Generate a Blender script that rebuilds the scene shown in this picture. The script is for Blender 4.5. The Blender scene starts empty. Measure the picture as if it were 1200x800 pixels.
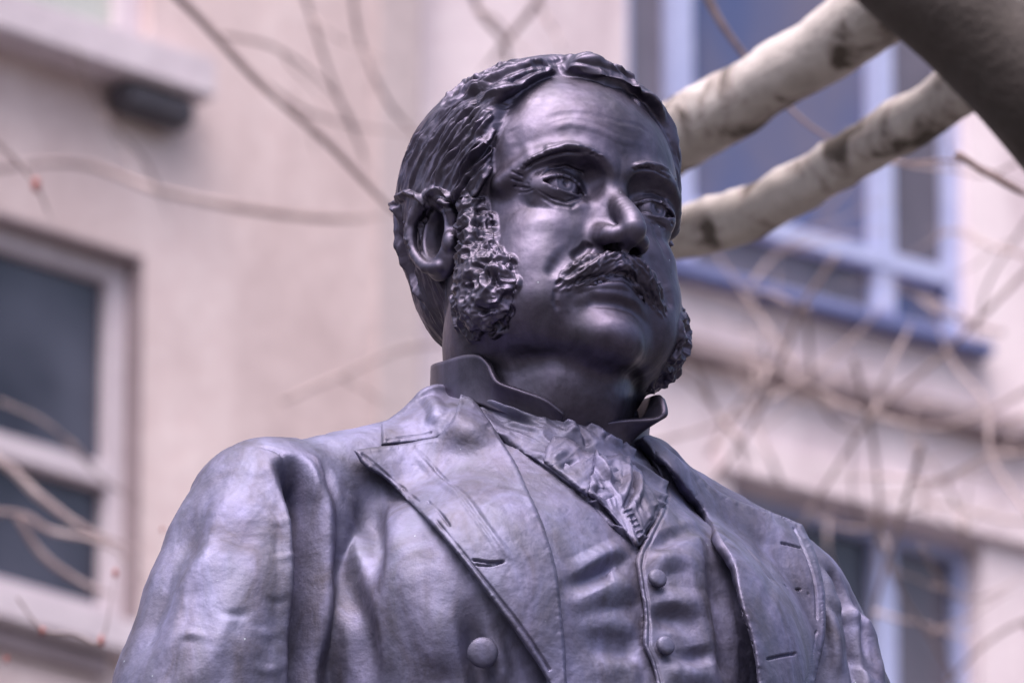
import bpy, bmesh, math, random
import numpy as np
from mathutils import Vector, Matrix
from mathutils.bvhtree import BVHTree
R = math.radians
scene = bpy.context.scene
# ------------------------------------------------------------------ camera, world, sun, exposure
TH = R(20.0)                                  # the photographer looks up at the statue
CAM = np.array([0.0, 0.0, 1.6])
FWD = np.array([0.0, math.cos(TH), math.sin(TH)])
UPV = np.array([0.0, -math.sin(TH), math.cos(TH)])
RGT = np.array([1.0, 0.0, 0.0])
DIST = 8.5; KS = 0.013; PXCM = 19.0           # statue is 1.3 x life; KS = metres per life-size centimetre
FPX = PXCM * DIST / KS                         # focal length in pixels of a 1200 px wide frame
cam_data = bpy.data.cameras.new('camera'); cam = bpy.data.objects.new('camera', cam_data)
scene.collection.objects.link(cam); scene.camera = cam
cam_data.sensor_width = 36.0; cam_data.lens = 36.0 * FPX / 1200.0
cam_data.clip_start = 0.5; cam_data.clip_end = 1000.0
cam.location = CAM.tolist(); cam.rotation_euler = (math.pi/2 + TH, 0, 0)
cam_data.dof.use_dof = True; cam_data.dof.focus_distance = DIST - 0.08
cam_data.dof.aperture_fstop = 20.0
world = bpy.data.worlds.new("World"); scene.world = world; world.use_nodes = True
nt = world.node_tree; nt.nodes.clear()
SUN_EL, SUN_AZ = R(68), R(-155)                # azimuth from the view direction, negative = left of it
sky = nt.nodes.new('ShaderNodeTexSky'); sky.sky_type = 'NISHITA'; sky.sun_disc = False
sky.sun_elevation = SUN_EL; sky.sun_rotation = SUN_AZ; sky.air_density = 0.8; sky.dust_density = 8.0; sky.ozone_density = 0.6
bg = nt.nodes.new('ShaderNodeBackground'); bg.inputs['Strength'].default_value = 0.15
wo = nt.nodes.new('ShaderNodeOutputWorld')
nt.links.new(sky.outputs[0], bg.inputs[0]); nt.links.new(bg.outputs[0], wo.inputs[0])
sd = bpy.data.lights.new('sun', 'SUN'); sd.energy = 1.5; sd.angle = R(60); sd.color = (1.0, 0.90, 0.95)
sun = bpy.data.objects.new('sun', sd); scene.collection.objects.link(sun)
sdir = Vector((math.sin(SUN_AZ)*math.cos(SUN_EL), math.cos(SUN_AZ)*math.cos(SUN_EL), math.sin(SUN_EL)))
sun.rotation_euler = sdir.to_track_quat('Z', 'Y').to_euler()
vs = scene.view_settings; vs.view_transform = 'Standard'; vs.look = 'None'; vs.gamma = 1.0
vs.exposure = 1.25; vs.use_curve_mapping = False

# ------------------------------------------------------------------ numeric helpers
def ray(px, py):
    d = FWD + RGT*((px-600)/FPX) + UPV*((400-py)/FPX)
    return d/np.linalg.norm(d)
def plane_hit(px, py, p0, n):
    d = ray(px, py); return CAM + d*(np.dot(p0-CAM, n)/np.dot(d, n))
def project(W):
    V = np.asarray(W)-CAM; d = V@FWD
    return np.stack([600+FPX*(V@RGT)/d, 400-FPX*(V@UPV)/d], -1)
def smin(a, b, k):
    h = np.clip(0.5+0.5*(b-a)/k, 0, 1); return b+(a-b)*h-k*h*(1-h)
def smax(a, b, k): return -smin(-a, -b, k)
def sstep(e0, e1, x):
    t = np.clip((x-e0)/(e1-e0), 0, 1); return t*t*(3-2*t)
def ell(P, c, r, rot=None):
    q = P-np.array(c, np.float32)
    if rot is not None: q = q@rot
    r = np.array(r, np.float32); k0 = np.sqrt(((q/r)**2).sum(1)); k1 = np.sqrt(((q/(r*r))**2).sum(1))+1e-6
    return k0*(k0-1)/k1
def rotm(rx=0, ry=0, rz=0):
    return np.array(Matrix.Rotation(R(rz), 3, 'Z')@Matrix.Rotation(R(ry), 3, 'Y')@Matrix.Rotation(R(rx), 3, 'X'), np.float32)
def cap(P, a, b, ra, rb):
    a = np.array(a, np.float32); b = np.array(b, np.float32); ab = b-a
    t = np.clip(((P-a)@ab)/max(float(ab@ab), 1e-9), 0, 1)
    return np.linalg.norm(P-a-t[:, None]*ab, axis=1)-(ra+(rb-ra)*t)
def chain(P, pts, k=0.3):
    d = None
    for (a, ra), (b, rb) in zip(pts[:-1], pts[1:]):
        e = cap(P, a, b, ra, rb); d = e if d is None else smin(d, e, k)
    return d
def gauss(P, c, s, h):
    q = (P-np.array(c, np.float32))/np.array(s, np.float32); return h*np.exp(-0.5*(q*q).sum(1))
def _hash(i, j, k, s):
    n = (i*374761393+j*668265263+k*1274126177+s*974711) & 0xffffffff
    n = ((n ^ (n >> 13))*1274126177) & 0xffffffff
    n = (n ^ (n >> 16)) & 0xffff
    return n.astype(np.float32)/32768.0-1.0
def noise(P, freq, seed=0):
    q = np.asarray(P, np.float64)*freq; i = np.floor(q).astype(np.int64); f = (q-i).astype(np.float32)
    u = f*f*f*(f*(f*6-15)+10); out = 0
    for a in (0, 1):
        wa = u[:, 0] if a else 1-u[:, 0]
        for b in (0, 1):
            wb = wa*(u[:, 1] if b else 1-u[:, 1])
            for c in (0, 1):
                out = out+wb*(u[:, 2] if c else 1-u[:, 2])*_hash(i[:, 0]+a, i[:, 1]+b, i[:, 2]+c, seed)
    return out
def fbm(P, freq, oct=3, seed=0):
    o = 0; a = 1.0
    for k in range(oct): o = o+a*noise(P, freq*2**k, seed+k*17); a *= 0.5
    return o
def surface_nets(f, lo, hi, h):
    """mesh the zero level of f over a box (arrays only)"""
    lo = np.array(lo, float); n = np.ceil((np.array(hi)-lo)/h).astype(int)+1
    ax = [lo[i]+h*np.arange(n[i]) for i in range(3)]
    G = np.empty(n, np.float32)
    for i in range(0, n[0], 16):
        X, Y, Z = np.meshgrid(ax[0][i:i+16], ax[1], ax[2], indexing='ij')
        G[i:i+16] = f(np.stack([X.ravel(), Y.ravel(), Z.ravel()], 1).astype(np.float32)).reshape(X.shape)
    S = G < 0; c = n-1
    acc = np.zeros((*c, 3), np.float32); cnt = np.zeros(c, np.float32)
    for a in range(3):
        o = [b for b in range(3) if b != a]
        for u in (0, 1):
            for v in (0, 1):
                s0 = [None]*3; s1 = [None]*3
                s0[a] = slice(0, c[a]); s1[a] = slice(1, c[a]+1)
                s0[o[0]] = s1[o[0]] = slice(u, c[o[0]]+u); s0[o[1]] = s1[o[1]] = slice(v, c[o[1]]+v)
                A = G[tuple(s0)]; B = G[tuple(s1)]; m = (A < 0) != (B < 0)
                t = np.where(m, A/np.where(m, A-B, 1), 0)
                cnt += m
                acc[..., a] += t*m; acc[..., o[0]] += u*m; acc[..., o[1]] += v*m
    m = cnt > 0; idx = -np.ones(c, np.int64); idx[m] = np.arange(m.sum())
    ijk = np.argwhere(m); V = lo+h*(ijk+acc[m]/cnt[m][:, None])
    F = []
    for a in range(3):
        o = [b for b in range(3) if b != a]
        sl = [slice(1, n[b]-1) for b in range(3)]; sl[a] = slice(0, n[a]-1)
        sl2 = list(sl); sl2[a] = slice(1, n[a])
        s0 = S[tuple(sl)]; s1 = S[tuple(sl2)]; e = np.argwhere(s0 != s1)
        off = np.array([1, 1, 1]); off[a] = 0; e = e+off
        inside = S[tuple(e.T)]
        q = []
        for (u, v) in ((0, 0), (1, 0), (1, 1), (0, 1)):
            d = np.zeros(3, int); d[o[0]] = -u; d[o[1]] = -v; q.append(idx[tuple((e+d).T)])
        q = np.stack(q, 1)
        flip = inside if a != 1 else ~inside
        q[~flip] = q[~flip][:, ::-1]; F.append(q)
    return V.astype(np.float32), np.concatenate(F)
def subdivide(V, F):
    n = len(V); E = np.stack([F, np.roll(F, -1, 1)], 2).reshape(-1, 2); E.sort(1)
    key = E[:, 0]*n+E[:, 1]; u, inv = np.unique(key, return_inverse=True)
    ev = (V[u//n]+V[u % n])/2; fv = V[F].mean(1)
    e = n+inv.reshape(-1, 4); c = n+len(u)+np.arange(len(F))
    q = [np.stack([F[:, i], e[:, i], c, e[:, i-1]], 1) for i in range(4)]
    return np.concatenate([V, ev, fv]).astype(np.float32), np.concatenate(q)
def newton(V, f, it=2, e=0.02, lim=0.2):
    for _ in range(it):
        d = f(V); g = np.stack([f(V+np.eye(3, dtype=np.float32)[k]*e)-d for k in range(3)], 1)/e
        s = d/np.maximum((g*g).sum(1), 0.25); s = np.clip(s, -lim, lim)
        V = V-s[:, None]*g
    return V
def normals(V, F):
    a = V[F[:, 2]]-V[F[:, 0]]; b = V[F[:, 3]]-V[F[:, 1]]; fn = np.cross(a, b)
    N = np.stack([sum(np.bincount(F[:, k], fn[:, i], len(V)) for k in range(4)) for i in range(3)], 1)
    return (N/np.maximum(np.linalg.norm(N, axis=1, keepdims=True), 1e-12)).astype(np.float32)
def relax(V, F, it=1, w=0.5):
    E = np.concatenate([np.stack([F[:, k], F[:, (k+1) % 4]], 1) for k in range(4)])
    for _ in range(it):
        s = np.stack([np.bincount(E[:, 0], V[E[:, 1], i], len(V))+np.bincount(E[:, 1], V[E[:, 0], i], len(V)) for i in range(3)], 1)
        c = np.bincount(E[:, 0], minlength=len(V))+np.bincount(E[:, 1], minlength=len(V))
        V = V*(1-w)+w*s/np.maximum(c, 1)[:, None]
    return V.astype(np.float32)
def seg_field(P, pts, rmax):
    """distance, signed side and run parameter to a 3-D polyline, only for points near it"""
    pts = np.asarray(pts, np.float32); lo = pts.min(0)-rmax; hi = pts.max(0)+rmax
    m = np.nonzero(((P > lo) & (P < hi)).all(1))[0]
    if len(m) == 0: return m, None, None
    Q = P[m]; best = np.full(len(m), 1e9, np.float32); run = np.zeros(len(m), np.float32)
    L = np.linalg.norm(np.diff(pts, axis=0), axis=1); cum = np.concatenate([[0], np.cumsum(L)]); T = max(cum[-1], 1e-6)
    for k in range(len(pts)-1):
        a, b = pts[k], pts[k+1]; ab = b-a; t = np.clip(((Q-a)@ab)/max(float(ab@ab), 1e-9), 0, 1)
        d = np.linalg.norm(Q-a-t[:, None]*ab, axis=1); w = d < best
        best[w] = d[w]; run[w] = (cum[k]+t[w]*L[k])/T
    return m, best, run
def spline(pts, n):
    """Catmull-Rom through the points"""
    p = np.asarray(pts, float)
    if len(p) < 3: return p[0]+(p[-1]-p[0])*np.linspace(0, 1, n)[:, None]
    q = np.vstack([2*p[0]-p[1], p, 2*p[-1]-p[-2]]); m = len(p)-1; t = np.linspace(0, m, n); i = np.minimum(t.astype(int), m-1); u = (t-i)[:, None]
    a, b, c, d = q[i], q[i+1], q[i+2], q[i+3]
    return 0.5*(2*b+(c-a)*u+(2*a-5*b+4*c-d)*u*u+(3*b-a-3*c+d)*u**3)
# ------------------------------------------------------------------ linking helpers
col = scene.collection
def tag(o, label=None, cat=None, group=None, kind=None):
    for k, v in (('label', label), ('category', cat), ('group', group), ('kind', kind)):
        if v: o[k] = v
    return o
def empty(name, loc, label, cat, group=None):
    o = bpy.data.objects.new(name, None); o.location = loc; o.empty_display_size = 0.1; col.objects.link(o)
    return tag(o, label, cat, group)
def obj(name, V, F, mat, parent=None, smooth=True, origin=None):
    V = np.asarray(V, float)
    og = np.array(parent.matrix_world.translation if False else (0, 0, 0), float)
    if parent is not None: og = abs_loc(parent)
    org = og if origin is None else np.asarray(origin, float)
    me = bpy.data.meshes.new(name)
    if isinstance(F, np.ndarray):
        k = F.shape[1]; me.vertices.add(len(V)); me.vertices.foreach_set('co', (V-org).astype(np.float32).ravel())
        me.loops.add(F.size); me.polygons.add(len(F)); me.loops.foreach_set('vertex_index', F.astype(np.int32).ravel())
        me.polygons.foreach_set('loop_start', np.arange(0, F.size, k, dtype=np.int32))
        me.update(calc_edges=True); me.validate()
    else: me.from_pydata((V-org).tolist(), [], F)
    if smooth: me.polygons.foreach_set('use_smooth', [True]*len(me.polygons))
    me.materials.append(mat); o = bpy.data.objects.new(name, me); col.objects.link(o)
    if parent is not None: o.parent = parent
    o.location = (org-og).tolist()
    return o
def abs_loc(o):
    v = np.array(o.location, float)
    while o.parent: o = o.parent; v = v+np.array(o.location, float)
    return v
# ------------------------------------------------------------------ materials
def new_mat(name):
    m = bpy.data.materials.new(name); m.use_nodes = True; n = m.node_tree; b = n.nodes['Principled BSDF']; return m, n, b
def node(n, t, **kw):
    x = n.nodes.new(t)
    for k, v in kw.items(): setattr(x, k, v)
    return x
def noise_node(n, scale, detail=4, rough=0.55, dist=0.0, stretch=None):
    tc = node(n, 'ShaderNodeNewGeometry'); out = tc.outputs['Position']
    if stretch:
        mp = node(n, 'ShaderNodeMapping'); mp.inputs['Scale'].default_value = stretch; n.links.new(out, mp.inputs[0]); out = mp.outputs[0]
    t = node(n, 'ShaderNodeTexNoise'); t.inputs['Scale'].default_value = scale; t.inputs['Detail'].default_value = detail
    t.inputs['Roughness'].default_value = rough; t.inputs['Distortion'].default_value = dist
    n.links.new(out, t.inputs['Vector']); return t
def ramp(n, src, stops):
    r = node(n, 'ShaderNodeValToRGB'); e = r.color_ramp.elements
    while len(e) < len(stops): e.new(0.5)
    for k, (p, c) in enumerate(stops): e[k].position = p; e[k].color = (*c, 1) if len(c) == 3 else c
    n.links.new(src, r.inputs[0]); return r
def bronze(name, c_lo, c_hi, rough, metal=0.75, bump=0.12, rvar=0.12, speck=True):
    m, n, b = new_mat(name)
    a = noise_node(n, 24, 6, 0.68, 0.8, (1, 1, .55)); r = ramp(n, a.outputs[0], [(0.3, c_lo), (0.7, c_hi)])
    a2 = noise_node(n, 55, 6, 0.65); mx = node(n, 'ShaderNodeMixRGB', blend_type='OVERLAY'); mx.inputs[0].default_value = 0.35
    g2 = ramp(n, a2.outputs[0], [(0.3, (0.3,)*3), (0.7, (0.7,)*3)])
    n.links.new(r.outputs[0], mx.inputs[1]); n.links.new(g2.outputs[0], mx.inputs[2]); last = mx.outputs[0]
    st = noise_node(n, 26, 4, 0.6, 0.3, (1, 1, .13)); g3 = ramp(n, st.outputs[0], [(0.35, (.40, .42, .38)), (0.65, (.60, .57, .60))])   # rain streaks
    m2 = node(n, 'ShaderNodeMixRGB', blend_type='OVERLAY'); m2.inputs[0].default_value = .5; n.links.new(last, m2.inputs[1]); n.links.new(g3.outputs[0], m2.inputs[2]); last = m2.outputs[0]
    if speck:                                  # tiny verdigris / lime specks
        s = noise_node(n, 210, 2, 0.5); sr = ramp(n, s.outputs[0], [(0.76, (0, 0, 0)), (0.80, (1, 1, 1))])
        s2 = noise_node(n, 9, 2, 0.5); sr2 = ramp(n, s2.outputs[0], [(0.5, (0, 0, 0)), (0.62, (1, 1, 1))])
        mm = node(n, 'ShaderNodeMath', operation='MULTIPLY'); n.links.new(sr.outputs[0], mm.inputs[0]); n.links.new(sr2.outputs[0], mm.inputs[1])
        m3 = node(n, 'ShaderNodeMixRGB'); n.links.new(mm.outputs[0], m3.inputs[0]); n.links.new(last, m3.inputs[1]); m3.inputs[2].default_value = (0.42, 0.5, 0.55, 1); last = m3.outputs[0]
    n.links.new(last, b.inputs['Base Color']); b.inputs['Metallic'].default_value = metal
    rr = node(n, 'ShaderNodeMapRange'); n.links.new(a2.outputs[0], rr.inputs[0])
    rr.inputs[1].default_value = 0.3; rr.inputs[2].default_value = 0.7; rr.inputs[3].default_value = rough-rvar/2; rr.inputs[4].default_value = rough+rvar/2
    n.links.new(rr.outputs[0], b.inputs['Roughness'])
    f = noise_node(n, 130, 5, 0.6); bp = node(n, 'ShaderNodeBump'); bp.inputs['Strength'].default_value = bump; bp.inputs['Distance'].default_value = 0.004
    n.links.new(f.outputs[0], bp.inputs['Height']); n.links.new(bp.outputs[0], b.inputs['Normal'])
    return m
M_SKIN = bronze('bronze_skin', (0.048, 0.042, 0.066), (0.100, 0.090, 0.142), 0.46, 0.85, 0.06)
M_COAT = bronze('bronze_coat', (0.070, 0.064, 0.095), (0.148, 0.148, 0.255), 0.62, 0.72, 0.22)
def stone(name, c1, c2, scale=1.2, rough=0.85, bump=0.3, fine=18):
    m, n, b = new_mat(name); a = noise_node(n, scale, 6, 0.6, 0.4, (1, 1, .35)); r = ramp(n, a.outputs[0], [(0.3, c1), (0.7, c2)])
    f = noise_node(n, fine, 5, 0.6); g = ramp(n, f.outputs[0], [(0.3, (.42,)*3), (0.7, (.58,)*3)])
    mx = node(n, 'ShaderNodeMixRGB', blend_type='OVERLAY'); mx.inputs[0].default_value = .6
    n.links.new(r.outputs[0], mx.inputs[1]); n.links.new(g.outputs[0], mx.inputs[2]); n.links.new(mx.outputs[0], b.inputs['Base Color'])
    b.inputs['Roughness'].default_value = rough
    bp = node(n, 'ShaderNodeBump'); bp.inputs['Strength'].default_value = bump; bp.inputs['Distance'].default_value = 0.02
    n.links.new(f.outputs[0], bp.inputs['Height']); n.links.new(bp.outputs[0], b.inputs['Normal']); return m
M_WALL = stone('pinkish_render', (0.47, 0.365, 0.375), (0.68, 0.56, 0.575), 1.6)
M_WALL2 = stone('pale_render', (0.52, 0.43, 0.48), (0.78, 0.68, 0.74), 1.8)
M_TRIM = stone('painted_trim', (0.50, 0.44, 0.50), (0.60, 0.53, 0.60), 3)
M_SHADE_BROWN = stone('shade_brown', (0.22, 0.17, 0.19), (0.30, 0.24, 0.27), 3)  # shade of the reveal and ledge bands as a brown base colour
M_DARK = stone('dark_metal', (0.06, 0.055, 0.07), (0.09, 0.08, 0.10), 3, .6)
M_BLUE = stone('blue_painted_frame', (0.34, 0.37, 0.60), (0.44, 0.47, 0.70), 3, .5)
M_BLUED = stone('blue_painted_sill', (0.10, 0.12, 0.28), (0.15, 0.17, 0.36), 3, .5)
M_GROUND = stone('park_ground', (0.04, 0.038, 0.035), (0.07, 0.065, 0.06), .6)
M_INSIDE = stone('dim_interior', (0.10, 0.095, 0.13), (0.18, 0.17, 0.21), .8)
def glass(name, c1, c2, rough=0.08, scale=.9, metal=0.0):  # noise tones in the base colour stand in for reflections
    m, n, b = new_mat(name); a = noise_node(n, scale, 3, 0.5, 0.6, (1, 1, .6)); r = ramp(n, a.outputs[0], [(0.35, c1), (0.65, c2)])
    n.links.new(r.outputs[0], b.inputs['Base Color']); b.inputs['Roughness'].default_value = rough; b.inputs['Metallic'].default_value = metal; return m
M_GLASS = glass('dark_window_glass', (0.02, 0.02, 0.035), (0.08, 0.08, 0.115), .10, 1.6)
M_GLASS2 = glass('grey_window_glass', (0.085, 0.075, 0.10), (0.17, 0.15, 0.20), .15, 1.4)
M_GLASSB = glass('blue_reflection_glass', (0.06, 0.085, 0.21), (0.13, 0.12, 0.19), .15, 2.4)  # sky-blue reflection patches painted into the pane colour
M_GLASSG = glass('pale_reflection_glass', (0.35, 0.38, 0.36), (0.45, 0.47, 0.45), .2)  # pale greenish reflection put into the pane colour
def bark(name, pale, mid, dark, s=5.0, thr=(.42, .5, .58)):
    m, n, b = new_mat(name); a = noise_node(n, s, 5, 0.6, .5); r = ramp(n, a.outputs[0], [(thr[0], dark), (thr[1], mid), (thr[2], pale)])
    f = noise_node(n, 40, 5, .65); g = ramp(n, f.outputs[0], [(0.3, (.38,)*3), (0.7, (.62,)*3)])
    mx = node(n, 'ShaderNodeMixRGB', blend_type='OVERLAY'); mx.inputs[0].default_value = .6
    n.links.new(r.outputs[0], mx.inputs[1]); n.links.new(g.outputs[0], mx.inputs[2]); n.links.new(mx.outputs[0], b.inputs['Base Color'])
    b.inputs['Roughness'].default_value = .8
    bp = node(n, 'ShaderNodeBump'); bp.inputs['Strength'].default_value = .5; bp.inputs['Distance'].default_value = .01
    n.links.new(f.outputs[0], bp.inputs['Height']); n.links.new(bp.outputs[0], b.inputs['Normal']); return m
M_BARKP = bark('pale_plane_bark', (0.40, 0.365, 0.37), (0.27, 0.235, 0.235), (0.07, 0.055, 0.05), 9.0, (.40, .455, .51))
M_BARKD = bark('dark_plane_bark', (0.34, 0.32, 0.31), (0.05, 0.04, 0.04), (0.03, 0.022, 0.022), 4.0, (.4, .515, .55))
M_TWIG = bark('brown_twig_bark', (0.26, 0.19, 0.19), (0.18, 0.125, 0.13), (0.12, 0.08, 0.085))
M_TWIGP = bark('pale_twig_bark', (0.42, 0.34, 0.36), (0.32, 0.25, 0.27), (0.22, 0.16, 0.17))
m_, n_, b_ = new_mat('red_bud'); b_.inputs['Base Color'].default_value = (0.22, 0.05, 0.045, 1); b_.inputs['Roughness'].default_value = .6; M_BUD = m_
M_WALL3 = stone('greyish_render', (0.44, 0.365, 0.385), (0.54, 0.455, 0.475))
M_TWIGG = bark('faded_twig_bark', (0.34, 0.27, 0.285), (0.27, 0.21, 0.22), (0.2, 0.15, 0.16))
# ------------------------------------------------------------------ the head (life-size centimetres, x = his left, y = forward, z = up)
PSI = R(31.0); TILT = R(3.2); ROLL = R(3.0)
HEAD0 = CAM + DIST*FWD + RGT*((642-600)/PXCM*KS) + UPV*((400-318.8)/PXCM*KS)
_X = np.array([math.cos(PSI), math.sin(PSI), 0]); _Y = np.array([math.sin(PSI), -math.cos(PSI), 0]); _Z = np.array([0, 0, 1.0])
def _rot(v):                                    # roll about the forward axis, then chin up
    x, y, z = v; c, n = math.cos(ROLL), math.sin(ROLL); x, z = c*x+n*z, -n*x+c*z
    c, n = math.cos(TILT), math.sin(TILT); y, z = c*y-n*z, n*y+c*z
    return (_X*x+_Y*y+_Z*z)*KS
MH = np.stack([_rot((1, 0, 0)), _rot((0, 1, 0)), _rot((0, 0, 1))])   # rows: images of the local axes
def h2w(P): return HEAD0+np.asarray(P, float)@MH
def w2h(W): return ((np.asarray(W, float)-HEAD0)@np.linalg.inv(MH)).astype(np.float32)
def sym(P, fn):
    """evaluate fn on |x| so the two sides match"""
    Q = P.copy(); Q[:, 0] = np.abs(Q[:, 0]); return fn(Q)
EYE = np.array([3.2, 6.28, 2.25], np.float32); ER = 1.30
def tube(P, pts, n=12, k=0.05):
    """smooth tapered tube through (point, radius) pairs"""
    q = spline([list(p)+[r] for p, r in pts], n)
    return chain(P, [(q[i, :3], q[i, 3]) for i in range(n)], k)
def head_base(P):
    A = P.copy(); A[:, 0] = np.abs(A[:, 0]); x = P[:, 0]
    d = ell(P, (0, -1.4, 4.9), (7.6, 9.1, 8.1))
    d = smin(d, ell(P, (0, 2.9, 5.4), (6.25, 5.5, 5.6)), 2.0)          # forehead
    d = smin(d, ell(P, (0, 2.4, -1.5), (6.35, 5.7, 6.8)), 1.8)         # face block
    d = smin(d, ell(A, (3.3, 5.0, -0.7), (2.3, 2.4, 1.6)), 1.3)       # cheekbones
    d = smin(d, ell(A, (3.3, 4.4, -4.8), (2.9, 3.3, 3.1)), 1.6)       # full cheeks
    d = smin(d, ell(A, (4.5, 0.8, -5.0), (2.4, 3.6, 3.2)), 1.8)       # jaw angle
    d = smin(d, ell(A, (3.7, 4.3, -2.7), (2.5, 2.9, 2.4)), 1.2)
    d = smin(d, ell(P, (0, 5.7, -4.2), (3.0, 3.1, 3.0)), 1.4)         # muzzle
    d = smin(d, ell(P, (.15, 7.15, -7.3), (2.25, 2.0, 1.65)), 1.1)       # chin
    d = smin(d, sym(P, lambda Q: tube(Q, [((5.0, 1.0, -4.6), 2.0), ((4.3, 3.0, -5.45), 1.85), ((2.8, 5.2, -6.35), 1.7), ((.6, 6.7, -7.0), 1.5)], 7)), .9)   # jaw line
    d = smin(d, chain(P, [((0, 4.9, -8.1), 1.8), ((0, 2.6, -9.2), 3.6), ((0, 0.1, -10.7), 4.7)], .8), .9)         # double chin
    d = smin(d, chain(P, [((0.2, -1.2, -2), 5.8), ((0.1, -1.2, -8), 5.7), ((0, -1.5, -11.3), 5.5), ((0, -2.2, -13.2), 4.7), ((0, -2.6, -18), 4.6)], 1.0), 1.5)   # neck
    d = smin(d, sym(P, lambda Q: tube(Q, [((0.6, 7.7, 3.65), .7), ((2.6, 7.8, 4.1), .75), ((4.7, 6.6, 3.85), .7), ((6.0, 4.6, 2.7), .6)], 8)), .8)   # brow ridge
    d = smax(d, -ell(A, (3.2, 9.1, 2.35), (2.1, 2.5, 1.4)), .95)     # sockets
    d = smax(d, -ell(A, (1.75, 9.1, 2.6), (.95, 2.1, 1.25)), 0.7)
    return d
def hairline(P):
    """< 0 behind the hairline"""
    x, y, z = P.T
    yl = np.interp(z, [-3, 0, 1.2, 2.2, 3.4, 5, 6.3, 7.6, 9.5, 10.8, 12, 14], [2.2, 2.8, 3.0, 3.1, 4.2, 4.2, 4.6, 4.6, 4.9, 4.9, 4.6, 4.2])
    yr = np.interp(z, [-3, 0, 2.2, 4, 7, 9.5, 10.8, 12, 14], [2.2, 2.8, 3.2, 4.2, 5.3, 5.9, 6.1, 5.9, 5.6])
    w = sstep(-2.4, -0.6, x); yy = yl*(1-w)+yr*w
    g = y-yy
    low = np.interp(y, [-9, -5, -3.2, -2.4, 0, 2, 4], [-4.6, -4.0, -2.8, 2.3, 2.6, 2.4, 1.6])
    return smax(g, (low-z), .5)
def nose(P, A):
    n = tube(P, [((0, 7.2, 3.3), .62), ((0, 7.95, 1.9), .62), ((0, 8.9, .8), .72), ((0, 9.85, -0.35), .76), ((0, 10.1, -1.0), .82)], 16, .02)
    n = smin(n, tube(A, [((1.20, 7.9, -.9), .55), ((1.18, 8.7, -1.2), .68), ((.9, 9.4, -1.4), .58)], 6), .5)
    n = smin(n, cap(P, (0, 10.0, -1.6), (0, 8.4, -2.1), .36, .45), .4)
    return smin(n, tube(P, [((0, 6.1, 2.8), .85), ((0, 6.9, 1), 1.2), ((0, 7.1, -.6), 1.6)], 5, .3), .8)
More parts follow.
